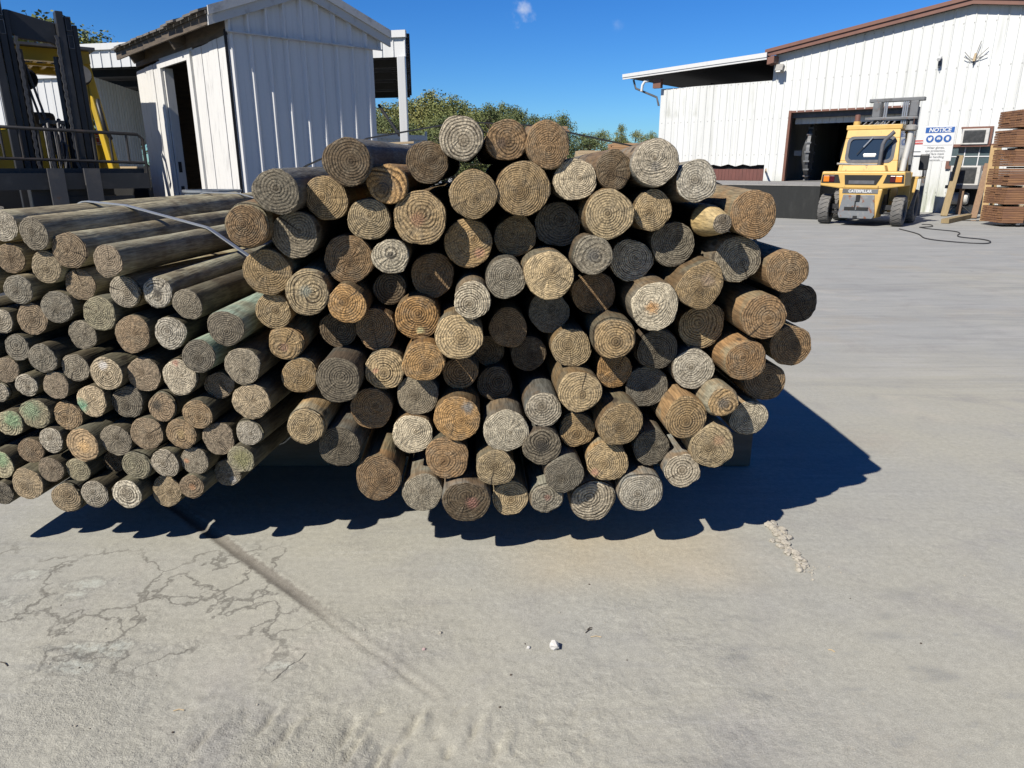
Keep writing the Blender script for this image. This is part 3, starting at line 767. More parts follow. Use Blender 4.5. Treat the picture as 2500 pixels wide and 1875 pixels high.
gf = [(j * nx_ + i, j * nx_ + i + 1, (j + 1) * nx_ + i + 1, (j + 1) * nx_ + i) for j in range(ny_ - 1) for i in range(nx_ - 1)]

def ground_mat():
    t = NT('dusty_concrete'); v = t.pos()
    sx = t.n('SeparateXYZ'); t.put(sx.inputs[0], v); X, Y = sx.outputs[0], sx.outputs[1]
    big = t.noise(v, .35, 5, .6); mid = t.noise(v, 2.1, 6, .62, None, .6); fine = t.noise(v, 38, 4, .7); grit = t.noise(v, 260, 3, .7)
    warm = (.475, .455, .365); cool = (.395, .40, .378)
    c = t.mix(t.smooth(t.math('ADD', t.math('MULTIPLY', Y, .03), big), .35, .85), warm, cool)
    c = t.mix(t.math('MULTIPLY', t.smooth(mid, .5, .72), .55), c, (.335, .325, .305))
    c = t.mix(t.math('MULTIPLY', t.smooth(t.noise(v, 1.3, 5, .6, 4.0), .56, .72), .5), c, (.54, .5, .42))
    c = t.mix(t.math('MULTIPLY', t.smooth(t.noise(v, 1.0, 4, .6, 7.5), .54, .70), .5), c, (.43, .395, .325))
    # traffic smears running across the yard
    sm = t.noise(t.stretch(v, (.5, 2.6, 1)), 1.1, 6, .65, None, 1.2)
    far = t.smooth(Y, 3.0, 6.5)
    c = t.mix(t.math('MULTIPLY', t.math('MULTIPLY', t.smooth(sm, .48, .68), far), .5), c, (.285, .287, .28))
    c = t.mix(t.math('MULTIPLY', t.math('MULTIPLY', t.smooth(sm, .5, .32), far), .45), c, (.5, .49, .46))
    for an_, off_, w_ in ((32, 11.0, .5), (-24, 17.0, .45), (58, 23.0, .35)):   # tyre scuffs sweeping in several directions
        mq = t.n('Mapping'); t.put(mq.inputs[0], v); mq.inputs['Rotation'].default_value = (0, 0, R(an_)); mq.inputs['Scale'].default_value = (.9, 17, 1)
        tr_ = t.noise(mq.outputs[0], 1.0, 5, .7, off_); pm = t.smooth(t.noise(v, .55, 3, .5, off_), .5, .64)
        c = t.mix(t.math('MULTIPLY', t.math('MULTIPLY', t.smooth(tr_, .5, .7), pm), w_), c, (.29, .29, .28))
        c = t.mix(t.math('MULTIPLY', t.math('MULTIPLY', t.smooth(tr_, .48, .33), pm), w_ * .7), c, (.54, .53, .48))
    oil = t.smooth(t.noise(v, 1.9, 4, .6, 31.0), .70, .76)
    c = t.mix(t.math('MULTIPLY', t.math('MULTIPLY', oil, t.smooth(Y, 3.0, 5.0)), .5), c, (.17, .17, .165))
    # tyre blocks at lower right
    mp = t.n('Mapping'); t.put(mp.inputs[0], v); mp.inputs['Rotation'].default_value = (0, 0, R(-38)); mp.inputs['Scale'].default_value = (5.5, 13, 1)
    blk = t.noise(mp.outputs[0], 1.0, 3, .5)
    reg = t.math('MULTIPLY', t.smooth(X, .25, .7), t.smooth(Y, 2.6, 2.1))
    c = t.mix(t.math('MULTIPLY', t.math('MULTIPLY', t.smooth(t.math('ADD', blk, t.math('MULTIPLY', t.math('SUBTRACT', fine, .5), .5)), .56, .74), reg), .6), c, (.285, .285, .26))
    # dried-mud crust with dark crack outlines at lower left
    wv = t.vmath('ADD', v, t.vmath('SCALE', t.vmath('SUBTRACT', t.n('TexNoise').outputs['Color'], (.5, .5, .5)), .0))
    nz = t.n('TexNoise'); t.put(nz.inputs['Vector'], v); nz.inputs['Scale'].default_value = 4.2; nz.inputs['Detail'].default_value = 5; nz.inputs['Roughness'].default_value = .58
    wv = t.vmath('ADD', v, t.vmath('SCALE', t.vmath('SUBTRACT', nz.outputs['Color'], (.5, .5, .5)), .42))
    vo = t.n('TexVoronoi', feature='DISTANCE_TO_EDGE'); t.put(vo.inputs['Vector'], wv); vo.inputs['Scale'].default_value = 2.7
    crust = t.smooth(t.math('ADD', vo.outputs['Distance'], t.math('MULTIPLY', t.math('SUBTRACT', fine, .5), .03)), .004, .03, 1.0, 0.0)
    regl = t.math('MULTIPLY', t.smooth(X, -.55, -.85), t.math('MULTIPLY', t.smooth(Y, 1.72, 1.95), t.smooth(Y, 2.75, 2.5)))
    brk = t.smooth(t.noise(v, 2.4, 3, .5, 9.0), .34, .46)
    c = t.mix(t.math('MULTIPLY', t.math('MULTIPLY', t.math('MULTIPLY', crust, regl), brk), .8), c, (.2, .19, .16))
    # chalky pale-green spills
    for px_, py_, rx_, ry_ in ((75, 1402, .055, .035), (215, 1425, .06, .038), (190, 1452, .05, .03), (252, 1582, .12, .035), (170, 1625, .08, .03), (684, 1628, .045, .025), (8, 1470, .05, .03)):
        p = gnd(px_, py_)
        dv_ = t.vmath('MULTIPLY', t.vmath('SUBTRACT', v, (p.x, p.y, 0)), (1 / rx_, 1 / ry_, 0))
        dd = t.math('ADD', t.vmath('LENGTH', dv_), t.math('MULTIPLY', t.math('SUBTRACT', t.noise(v, 16, 5, .65, 1.0), .5), 5.0))
        c = t.mix(t.math('MULTIPLY', t.smooth(dd, .3, 1.15, 1.0, 0.0), t.math('MULTIPLY', t.smooth(fine, .3, .6), .75)), c, (.53, .55, .48))
        c = t.mix(t.math('MULTIPLY', t.math('MULTIPLY', t.smooth(dd, .9, 1.1), t.smooth(dd, 1.1, 1.5, 1.0, 0.0)), .45), c, (.22, .22, .2))
    # the slab joint, filled with darker grit
    sd = t.vmath('DOT_PRODUCT', t.vmath('SUBTRACT', v, (J0.x, J0.y, 0)), (jn.x, jn.y, 0))
    ld = t.vmath('DOT_PRODUCT', t.vmath('SUBTRACT', v, (J0.x, J0.y, 0)), (jd.x, jd.y, 0))
    sa = t.math('ADD', t.math('ABSOLUTE', sd), t.math('MULTIPLY', t.math('SUBTRACT', fine, .5), .03))
    jm = t.math('MULTIPLY', t.smooth(sa, .018, .036, 1.0, 0.0), t.smooth(ld, .45, .8, .85, .12))
    c = t.mix(t.math('MULTIPLY', jm, t.smooth(ld, 1.5, 1.2)), c, (.225, .205, .17))
    hl = t.math('MULTIPLY', t.smooth(sa, .0, .0035, 1.0, 0.0), t.math('MULTIPLY', t.smooth(ld, .55, .65), t.smooth(ld, 1.35, 1.1)))
    # a hairline crack
    cr0, cr1 = gnd(655, 1668), gnd(755, 1592)
    cd = Vector((cr1.x - cr0.x, cr1.y - cr0.y)); cl = cd.length; cd.normalize()
    s2 = t.vmath('DOT_PRODUCT', t.vmath('SUBTRACT', v, (cr0.x, cr0.y, 0)), (-cd.y, cd.x, 0)); l2 = t.vmath('DOT_PRODUCT', t.vmath('SUBTRACT', v, (cr0.x, cr0.y, 0)), (cd.x, cd.y, 0))
    s2 = t.math('ABSOLUTE', t.math('ADD', s2, t.math('MULTIPLY', t.math('SUBTRACT', t.noise(v, 14, 3), .5), .05)))
    cm = t.math('MULTIPLY', t.smooth(s2, .0014, .003, 1.0, 0.0), t.math('MULTIPLY', t.smooth(l2, 0.0, .02), t.smooth(l2, cl, cl - .02)))
    c = t.mix(t.math('MULTIPLY', cm, .85), c, (.1, .095, .085))
    # sawdust-yellow dust in front of the right stack
    du = t.math('MULTIPLY', t.math('MULTIPLY', t.smooth(Y, 2.2, 2.5), t.smooth(Y, 3.0, 2.7)), t.math('MULTIPLY', t.smooth(X, -.2, .2), t.smooth(X, 1.1, .7)))
    c = t.mix(t.math('MULTIPLY', t.math('MULTIPLY', du, mid), .9), c, (.55, .46, .3))
    near = t.smooth(Y, 6, 2.5, .35, 1.0)
    c = t.vmath('MULTIPLY', c, t.math('ADD', 1.0, t.math('MULTIPLY', t.math('SUBTRACT', fine, .5), t.math('MULTIPLY', near, .6))))
    c = t.vmath('MULTIPLY', c, t.math('ADD', 1.0, t.math('MULTIPLY', t.math('SUBTRACT', grit, .5), t.math('MULTIPLY', near, 1.25))))
    c = t.mix(t.math('MULTIPLY', t.smooth(t.noise(v, 120, 2, .5, 2.0), .70, .74), .5), c, (.16, .15, .13))
    c = t.mix(t.math('MULTIPLY', t.smooth(t.noise(v, 95, 2, .5, 5.0), .71, .75), .6), c, (.66, .64, .58))
    rough_reg = t.math('ADD', .35, t.math('MULTIPLY', t.math('MULTIPLY', t.smooth(Y, 2.5, 1.9), t.smooth(X, 1.3, .2)), .9))
    h = t.math('ADD', t.math('MULTIPLY', fine, 1.0), t.math('MULTIPLY', grit, .35))
    h = t.math('ADD', h, t.math('MULTIPLY', mid, .8))
    h = t.math('MULTIPLY', h, t.math('MULTIPLY', rough_reg, t.smooth(t.noise(v, 1.7, 5, .65, 6.0), .38, .66, .25, 1.25)))
    return t.out(c, .9, t.bump(h, .8, .008), None, .2)
M['ground'] = ground_mat()
gm = bpy.data.meshes.new('ground'); gm.from_pydata(gv, [], gf); gm.polygons.foreach_set('use_smooth', [True] * len(gf)); gm.update()
gm.materials.append(M['ground'])
go = bpy.data.objects.new('ground', gm); COL.objects.link(go); tag(go, 'dusty beige and grey concrete yard', kind='structure')

# ---------------------------------------------------------------- loose stones
M['stone'] = worn('broken_concrete', (.5, .46, .38), (.4, .36, .29), 30, (.4, .7), .9, 0, .4, 200)
M['white_stone'] = worn('chalk_stone', (.72, .7, .66), (.6, .58, .53), 30, (.4, .7), .9, 0, .4, 200)
M['pink_stone'] = worn('pink_stone', (.55, .4, .38), (.5, .35, .32), 30, (.4, .7), .9)
def stone_bm(r, seed, flat=.7):
    g = random.Random(seed); bm = bmesh.new(); bmesh.ops.create_icosphere(bm, subdivisions=2, radius=r)
    off = Vector((g.uniform(0, 90), g.uniform(0, 90), 0))
    for v in bm.verts:
        v.co *= 1 + .5 * mnoise.noise(v.co / r * 1.1 + off) + .15 * mnoise.noise(v.co / r * 3 + off)
        v.co.z *= flat; v.co.x *= 1.0 + g.uniform(0, .1)
    me = bpy.data.meshes.new('stone'); bm.to_mesh(me); bm.free(); return me
def stone(x, y, r, seed, m, label, group=None, flat=.7, sub=.55):
    me = stone_bm(r, seed, flat); me.materials.append(m)
    o = bpy.data.objects.new('stone', me); COL.objects.link(o)
    o.location = (x, y, gheight(x, y) + r * flat * sub); o.rotation_euler = (0, 0, seed * 1.3)
    return tag(o, label, 'stone', group)
p = gnd(1354, 1583); stone(p.x, p.y, .0165, 3, M['white_stone'], 'white chalky stone lying alone on the dirt in front', None, .95, .75)
p = gnd(1290, 1583); stone(p.x, p.y, .007, 4, M['white_stone'], 'small pale pebble just left of the white stone')
p = gnd(1035, 1586); stone(p.x, p.y, .006, 6, M['pink_stone'], 'small reddish chip on the dirt right of the slab joint')
p = gnd(1075, 1547); stone(p.x, p.y, .006, 8, M['stone'], 'small grey pebble on the dirt beyond the reddish chip')
sr = random.Random(21)
for k in range(46):
    q = k / 45
    x = 1.135 + .006 * math.sin(q * 9) + sr.gauss(0, .016) ; y = 2.80 - .36 * q + sr.gauss(0, .006)
    stone(x, y, sr.uniform(.008, .019) * (1.1 - .35 * q), 40 + k, M['stone'], 'broken concrete chip in the short strip of rubble right of the stacks', 'chips in the rubble strip')
for k in range(14):
    x = 1.17 + sr.gauss(0, .05); y = 2.44 + sr.gauss(0, .035)
    stone(x, y, sr.uniform(.003, .006), 140 + k, M['stone'], 'tiny concrete crumb scattered at the near end of the rubble strip', 'crumbs by the rubble strip')
for k in range(60):
    px_, py_ = sr.uniform(30, 2450), sr.uniform(1390, 1860)
    if px_ > 1500 and sr.random() < .6: continue
    p = gnd(px_, py_); stone(p.x, p.y, sr.uniform(.0016, .0036), 200 + k, M['stone'] if k % 3 else M['bark'], 'tiny pebble on the bare concrete in the foreground', 'pebbles on the concrete')
for k, (px_, py_, an, L_) in enumerate(((437, 1737, .1, .03), (1455, 1556, 0, .035), (10, 1622, -.5, .04), (1437, 1541, .7, .03), (1440, 1535, .5, .02), (2030, 1590, -.6, .02))):
    p = gnd(px_, py_); d_ = Vector((math.cos(an), math.sin(an), 0)) * L_ / 2; z = gheight(p.x, p.y) + .002
    lab = ('short pale twig on the dirt at lower left', 'thin straw-coloured splinter right of the centre dirt', 'dark splinter at the left picture edge', 'bent dark twig on the dirt near the white stone', 'shorter dark twig crossing the bent twig', 'pale splinter on the concrete at right')[k]
    tag(MB().tube([p + Vector((0, 0, z)) - d_, p + Vector((0, .003, z + .002)), p + Vector((0, 0, z)) + d_], .0016, 6).build('twig', M['pale_lumber'] if k in (0, 1, 5) else M['bark']), lab, 'twig')

# grit swept over the concrete: thousands of grains, one mass
gg = np.random.default_rng(3); gv_, gf_ = [], []
for k in range(5200):
    u_ = gg.random()
    if u_ < .55: px_, py_ = gg.uniform(200, 2400), 1880 - 520 * gg.random() ** 1.6
    elif u_ < .8: px_, py_ = gg.normal(900, 330), gg.normal(1690, 90)
    else:
        q_ = gg.random(); px_, py_ = 570 + 490 * q_ + gg.normal(0, 28), 1340 + 350 * q_ + gg.normal(0, 22)
    if py_ < 1360 or py_ > 1890: continue
    p = gnd(px_, py_); r_ = .0007 + .0016 * gg.random() ** 3; z_ = gheight(p.x, p.y) + r_ * .3; o_ = len(gv_)
    an_ = gg.uniform(0, 6.28)
    for (dx_, dy_, dz_) in ((1, 0, 0), (-.4, .8, 0), (-.6, -.7, 0), (0, 0, .9)):
        gv_.append((p.x + r_ * (dx_ * math.cos(an_) - dy_ * math.sin(an_)) * gg.uniform(.7, 1.3), p.y + r_ * (dx_ * math.sin(an_) + dy_ * math.cos(an_)), z_ + r_ * dz_))
    gf_ += [(o_, o_ + 1, o_ + 3), (o_ + 1, o_ + 2, o_ + 3), (o_ + 2, o_, o_ + 3)]
m = MB(); m.add(gv_, gf_); tag(m.build('grit', M['stone']), 'loose grit scattered over the concrete in the foreground', 'grit', kind='stuff')
# ---------------------------------------------------------------- small shed behind the stacks
SG = Vector((.743, .669, 0)).normalized(); SD = Vector((-.669, .743, 0)).normalized()
SC = Vector((-2.916, 8.0, 0))
shed = thing('shed', 'small white gable shed of ribbed sheet metal and painted boards with an open doorway', 'shed', SC)
def SP(s, d, z): return SG * s + SD * d + Vector((0, 0, z))   # local: s along the gable, d along the door wall
GW, DW, ZS = 1.715, 3.15, 2.87
n_g = -SD                                                      # gable wall looks to the right
lapt = .012
rake = lambda s: 3.33 - .37 * abs(s - GW / 2)
siding(0, GW, lambda u: .45, lambda u: ZS, .2, .018, .034, lambda u, o, z: SP(u, -o, z), first=.03, slope=.75).build('gable_wall', M['shed_metal'], shed)
siding(-.02, GW + .1, lambda u: ZS - .03, lambda u: rake(u) - .02, .2, .018, .034, lambda u, o, z: SP(u, -o - lapt, z), first=.03, breaks=(GW / 2,), slope=.75).build('gable_panel', M['shed_metal'], shed)
m = MB(); m.beam(SP(-.02, -lapt - .04, ZS - .035), SP(GW + .1, -lapt - .04, ZS - .035), .03, .012); m.build('drip_edge', M['grey_trim'], shed)
m = MB()                                                       # door wall of upright boards
wallbd = [(.0, .235), (.241, .475), (.48, .71), (.715, 1.0), (2.175, 2.44), (2.445, 2.78), (2.785, DW)]
for k, (d0, d1) in enumerate(wallbd):
    q = .006 * (k % 2)
    m.prism([SP(-.02 - q, d0, .45), SP(-.02 - q, d1, .45), SP(-.02 - q, d1, 2.8 - .01 * k), SP(-.02 - q, d0, 2.8 - .01 * (k - 1))], SG * .03)
m.prism([SP(-.02, 1.0, 2.76), SP(-.02, 2.17, 2.76), SP(-.02, 2.17, 2.8), SP(-.02, 1.0, 2.8)], SG * .03)
m.build('board_wall', M['white_board'], shed)
m = MB()
m.bbox((0, 0, 0), (0, 0, 0)) if False else None
for d0, d1 in ((1.0, 1.11), (2.06, 2.17)):
    m.prism([SP(-.055, d0, .45), SP(-.055, d1, .45), SP(-.055, d1, 2.76), SP(-.055, d0, 2.76)], SG * .03)
m.prism([SP(-.055, 1.112, 2.68), SP(-.055, 2.058, 2.68), SP(-.055, 2.058, 2.76), SP(-.055, 1.112, 2.76)], SG * .03)
m.prism([SP(-.02, 2.02, .45), SP(-.02, 2.06, .45), SP(-.02, 2.06, 2.68), SP(-.02, 2.02, 2.68)], SG * .1)
m.prism([SP(-.02, 1.11, .45), SP(-.02, 1.135, .45), SP(-.02, 1.135, 2.68), SP(-.02, 1.11, 2.68)], SG * .2)
fr = m.build('door_frame', M['white_board'], shed)
for z0_, z1_ in ((1.45, 1.58), (1.22, 1.28)): MB().prism([SP(.0, 2.0195, z0_), SP(.04, 2.0195, z0_), SP(.04, 2.0195, z1_), SP(.0, 2.0195, z1_)], SD * -.006).build('strike_plate', M['black_steel'], fr)
m = MB()
m.prism([SP(-.012, -.012, .45), SP(-.04, -.012, .45), SP(-.04, -.012, 2.86), SP(-.012, -.012, 2.86)], SD * .012)
m.build('corner_seam', M['dark'], shed)
m = MB()                                                       # inside walls and floor, back walls
m.add([SP(GW - .08, .03, .46), SP(GW - .08, DW, .46), SP(GW - .08, DW, 2.8), SP(GW - .08, .03, 2.8)], [(0, 1, 2, 3)])
m.add([SP(.2, DW - .02, .46), SP(GW, DW - .02, .46), SP(GW, DW - .02, 2.8), SP(.2, DW - .02, 2.8)], [(0, 1, 2, 3)])
m.add([SP(GW, 0, .45), SP(GW, DW, .45), SP(GW, DW, 2.9), SP(GW, 0, 2.9)], [(0, 1, 2, 3)])
m.add([SP(0, DW, .45), SP(GW, DW, .45), SP(GW, DW, 3.0), SP(0, DW, 3.0)], [(0, 1, 2, 3)])
m.build('inner_wall', M['old_wood'], shed)
m = MB(); m.bbox((0, 0, 0), (.001, .001, .001)) if False else None
m.prism([SP(GW - .35, .3, 1.06), SP(GW - .35, 1.9, 1.06), SP(GW - .1, 1.9, 1.06), SP(GW - .1, .3, 1.06)], (0, 0, .05))
m.prism([SP(GW - .35, .3, 1.5), SP(GW - .35, 1.9, 1.5), SP(GW - .1, 1.9, 1.5), SP(GW - .1, .3, 1.5)], (0, 0, .03))
m.build('shelf', M['old_wood'], shed)
RZ = 3.37
m = MB()                                                       # roof planes: shingled slope over the door, sheet on the far side
eL, eR, y0r, y1r = -.23, GW + .2, -.1, DW + .1
sl = .37
zl = RZ - sl * (GW / 2 - eL); zr = RZ - sl * (eR - GW / 2)
m.prism([SP(eL, y0r + .02, zl), SP(GW / 2, y0r + .02, RZ), SP(GW / 2, y1r, RZ), SP(eL, y1r, zl)], (0, 0, .03))
g = random.Random(3)
for k in range(14):                                            # ragged shingle tabs along the eave
    d0 = y0r + .03 + k * (y1r - y0r - .03) / 14; d1 = d0 + (y1r - y0r) / 14 - .012
    j = g.uniform(-.03, .02)
    m.prism([SP(eL - .05 + j, d0, zl + .012), SP(eL + .2, d0, zl + .015 + .25 * sl), SP(eL + .2, d1, zl + .015 + .25 * sl), SP(eL - .05 + j, d1, zl + .012 + g.uniform(0, .012))], (0, 0, .022))
rf = m.build('roof', M['shingle'], shed)
m = MB(); m.prism([SP(GW / 2, y0r + .02, RZ), SP(eR, y0r + .02, zr), SP(eR, y1r, zr), SP(GW / 2, y1r, RZ)], (0, 0, .03)); m.build('roof_sheet', M['white_metal'], shed)
m = MB()                                                       # two-step metal rake trim
for s0, s1, za, zb in ((eL + .02, GW / 2, zl, RZ), (GW / 2, eR, RZ, zr)):
    m.prism([SP(s0, -.052, za - .10), SP(s1, -.052, zb - .10), SP(s1, -.052, zb + .002), SP(s0, -.052, za + .002)], SD * -.03)
    m.prism([SP(s0, -.085, za - .01), SP(s1, -.085, zb - .01), SP(s1, -.085, zb + .075), SP(s0, -.085, za + .075)], SD * -.02)
m.build('rake_trim', M['grey_trim'], shed)
m = MB()                                                       # dark eave: fascia board, rafter tails, top plate
m.beam(SP(eL + .03, y0r + .06, zl - .04), SP(eL + .03, y1r, zl - .04), .1, .025, SG)
m.beam(SP(.0, .0, 2.92), SP(.0, DW, 2.92), .03, .25, (0, 0, 1))
m.build('eave', M['old_wood'], shed)
for d0 in (1.2, 2.75): MB().beam(SP(-.02, d0, 2.93), SP(eL + .06, d0, 2.84), .05, .12).build('rafter_tail', M['old_wood'], shed)
pad = MB().prism([SP(-2.6, -.25, 0) + SC, SP(GW + .1, -.25, 0) + SC, SP(GW + .1, DW + .3, 0) + SC, SP(-2.6, DW + .3, 0) + SC], (0, 0, .45)).build('loading_pad', M['conc_edge'])
tag(pad, 'concrete pad under the shed', kind='structure')
dc = at(518, 463, 7.15)
drum = thing('drum', 'galvanised drum with an open rim in front of the shed wall', 'drum', (dc.x, dc.y, .45))
hz = dc.z - .45
MB().lathe([(.245, 0), (.25, .3), (.262, .31), (.25, .32), (.25, hz - .03), (.27, hz - .02), (.27, hz), (.235, hz), (.235, hz - .1), (.0, hz - .1)], seg=32).build('barrel', M['galv'], drum)

# ---------------------------------------------------------------- long open-fronted shed behind
OB = thing('open_shed', 'long white open-fronted lumber shed with a high metal fascia behind the small shed', 'shed', (0, 0, 0))
f0, f1 = Vector((-15.0, 17.5, 0)), Vector((-1.98, 14.5, 0))
fd = (f1 - f0).normalized(); fb = Vector((-.13, .99, 0)).normalized(); FL = (f1 - f0).length
def FP(u, o, z): return f0 + fd * u - Vector((-fd.y, fd.x, 0)) * o + Vector((0, 0, z))
uw = 4.6
siding(uw, FL, lambda u: 3.5, lambda u: 3.84, .23, .02, .018, FP).build('fascia_panel', M['white_metal'], OB)
m = MB().beam(FP(uw, .03, 3.89), FP(FL + .02, .03, 3.89), .06, .12); m.build('fascia_cap', M['white_metal'], OB)
depth = 8.0
m = MB(); a_, b_ = FP(uw, -.06, 3.9), FP(FL, -.06, 3.9)
c_, d_ = b_ + fb * depth + Vector((0, 0, -.32)), a_ + fb * depth + Vector((0, 0, -.32))
m.prism([a_, b_, c_, d_], (0, 0, .04))
for k in range(26):                                            # purlin corrugation along the far edge
    p = b_ + (c_ - b_) * (k / 26); m.beam(p + Vector((-.4, 0, -.03)), p + Vector((.05, 0, -.03)), .08, .06)
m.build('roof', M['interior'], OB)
m = MB()
for k in range(5):
    p0 = a_ + (d_ - a_) * ((k + .5) / 5); p1 = b_ + (c_ - b_) * ((k + .5) / 5)
    m.beam(p0 + Vector((0, 0, -.1)), p1 + Vector((0, 0, -.1)), .06, .16)
m.build('purlin', M['interior'], OB)
ep = at(984, 240, 14.45)
MB().box((ep.x, ep.y, 1.75), (.15, .15, 3.5)).build('post', M['white_metal'], OB, bevel=.012)
p0 = at(925, 257, 15.6); p1 = at(975, 330, 14.5); MB().tube([p0, p1], .03, 6).build('brace', M['black_steel'], OB)
m = MB(); q0, q1 = FP(uw + 5.6, -.3, 0), FP(FL - 1.0, -.3, 0)
m.build('x', None) if False else None
pw0 = at(232, 300, 16.0); pw0.z = 0; pw1 = Vector((-9.9, 21.5, 0))
pdv = (pw1 - pw0); PL = pdv.length; pdv.normalize(); pnv = Vector((pdv.y, -pdv.x, 0))
siding(0, PL, lambda u: 0.0, lambda u: 3.36, .2, .02, .015, lambda u, o, z: pw0 + pdv * u + pnv * o + Vector((0, 0, z)), openings=((3.0, 4.6, 0.0, 2.1),)).build('partition_wall', M['mill_metal'], OB)
m = MB(); bw0, bw1 = pw1 + Vector((-.2, .1, 0)), pw1 + Vector((3.2, -.2, 0))
m.add([bw0, bw1, bw1 + Vector((0, 0, 3.3)), bw0 + Vector((0, 0, 3.3))], [(0, 1, 2, 3)]); m.build('back_wall', M['interior'], OB)
# closed white front to the left of the opening, seen behind the left forklift
siding(-4, 6.1, lambda u: 0.0, lambda u: 3.32, .2, .02, .016, lambda u, o, z: FP(u, o + .05, z)).build('front_wall', M['white_metal'], OB)
MB().beam(FP(-4, .10, 3.38), FP(6.1, .10, 3.38), .04, .13).build('wall_cap', M['white_metal'], OB)
p0 = at(322, 423, 11.6)
pk = thing('lumber_bundle', 'small bundle of pale sawn blocks behind the left forklift backrest', 'lumber', (p0.x, p0.y, 0))
m = MB(); g = random.Random(4)
for r_ in range(5):
    for c_i in range(2):
        m.box((-.14 + .25 * c_i + g.uniform(-.01, .01), g.uniform(-.03, .03), 1.25 + r_ * .062), (.24, .5, .058))
m.build('blocks', M['pale_lumber'], pk)
MB().bbox((-.36, -.28, .0), (.36, .28, 1.21)).build('trestle', M['dark'], pk)

# white metal fence beyond, seen under the open shed roof
fp0, fp1 = at(895, 321, 19.5), at(1041, 332, 20.5)
fence = thing('metal_fence', 'low white ribbed metal fence panel beyond the open shed', 'fence', (fp0.x - 1.5, fp0.y - .1, 0))
fv = Vector((fp1.x - fp0.x + 1.5, fp1.y - fp0.y + .1, 0)); FLn = fv.length; fv.normalize(); fn = Vector((fv.y, -fv.x, 0))
siding(0, FLn, lambda u: .1, lambda u: fp0.z - (fp0.z - fp1.z) * u / FLn - .1, .16, .02, .018, lambda u, o, z: fv * u + fn * o + Vector((0, 0, z))).build('panel', M['white_metal'], fence)
m = MB().beam(fn * .035 + Vector((0, 0, fp0.z - .05)), fv * FLn + fn * .035 + Vector((0, 0, fp1.z - .05)), .04, .12); m.build('top_rail', M['white_metal'], fence)
for k in range(5):
    p = fv * (FLn * k / 4) - fn * .05; MB().bbox((p.x - .03, p.y - .03, 0), (p.x + .03, p.y + .03, fp0.z + .12 - (fp0.z - fp1.z) * k / 4)).build('post', M['white_metal'], fence)

# ---------------------------------------------------------------- the mill building on the right
WB = Vector((15.0, 25.9, 0)); WS = Vector((-.766, .643, 0)).normalized(); WN = Vector((-.643, -.766, 0)).normalized()
mill = thing('mill_building', 'white ribbed metal mill building with brown roof trim, side wing and open loading door', 'building', WB)
def WP(s, o, z): return WS * s + WN * o + Vector((0, 0, z))
SE, SPK, SR, SL = 6.3, -.15, -8.5, 11.16                       # eave, peak, right end, wing end
zt = lambda s: (6.62 - (s - SPK) * .148) if s >= SPK else 6.62 + (s - SPK) * .148
DL, DR, DB, DT = 5.43, 1.15, 1.02, 3.58
siding(SR, SE, lambda u: 0.0, zt, .305, .028, .022, WP, openings=((DR, DL, -1, DT),), breaks=(SPK,)).build('gable_wall', M['mill_metal'], mill)
siding(SE, SL, lambda u: 1.62 + .04 * math.sin(u * 9), lambda u: 4.78, .305, .028, .022, WP).build('wing_wall', M['mill_metal'], mill)
m = MB()
m.prism([WP(SE + .02, -.12, 4.7), WP(SE + .02, -.12, 5.42), WP(SE + .02, -12, 5.42), WP(SE + .02, -12, 0), WP(SE + .02, -.12, 0)], WS * -.05)
m.prism([WP(SL, -.03, 1.0), WP(SL, -.03, 4.76), WP(SL, -9, 4.76), WP(SL, -9, 0), WP(SL, -.03, 0)], WS * -.05)
m.build('side_wall', M['mill_metal'], mill)
m = MB()
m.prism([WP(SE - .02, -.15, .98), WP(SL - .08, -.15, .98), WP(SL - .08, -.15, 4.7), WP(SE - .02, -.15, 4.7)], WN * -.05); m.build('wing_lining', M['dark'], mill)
g = random.Random(2); m = MB()
for k in range(34):
    s0 = SE - .45 + k * .152
    m.prism([WP(s0, -.09, 1.02), WP(s0 + .146, -.09, 1.02), WP(s0 + .146, -.09, 1.47), WP(s0, -.09, 1.47)], WN * -.03)
m.build('skirt_boards', M['redwood'], mill)
m = MB()                                                       # brown rake trim in two steps, roof behind
for s0, s1 in ((SE + .28, SPK), (SPK, SR - .3)):
    for o0, dz0, dz1, th in ((.24, -.02, .13, .05), (.30, .13, .25, .04)):
        m.prism([WP(s0, o0, zt(s0) + dz0), WP(s1, o0, zt(s1) + dz0), WP(s1, o0, zt(s1) + dz1), WP(s0, o0, zt(s0) + dz1)], WN * th)
m.build('rake_trim', M['brown_trim'], mill)
m = MB()
for s0, s1 in ((SE + .26, SPK), (SPK, SR - .3)):
    m.prism([WP(s0, .29, zt(s0) + .16), WP(s1, .29, zt(s1) + .16), WP(s1, -14, zt(s1) + .16), WP(s0, -14, zt(s0) + .16)], (0, 0, .05))
m.build('roof', M['brown_trim'], mill)
m = MB()                                                       # the wing's roof and white edge
e0, e1 = 12.75, SE + .08
m.prism([WP(e0, .55, 5.22), WP(e1, .55, 5.48), WP(e1, .55, 5.70), WP(e0, .55, 5.40)], WN * .06)
m.prism([WP(e0, .615, 5.30), WP(e1, .615, 5.56), WP(e1, .615, 5.725), WP(e0, .615, 5.43)], WN * .025)
m.build('wing_fascia', M['white_metal'], mill)
m = MB(); m.prism([WP(e0, .54, 5.3), WP(e1, .54, 5.58), WP(e1, -9, 5.58), WP(e0, -9, 5.3)], (0, 0, .05)); m.build('wing_roof', M['dark'], mill)
m = MB(); m.prism([WP(SE + .06, .1, 5.3), WP(SE - .2, .1, 5.35), WP(SE - .2, .1, 5.6), WP(SE + .06, .1, 5.55)], WN * .5); m.build('beam_end', M['brown_trim'], mill); m = MB()
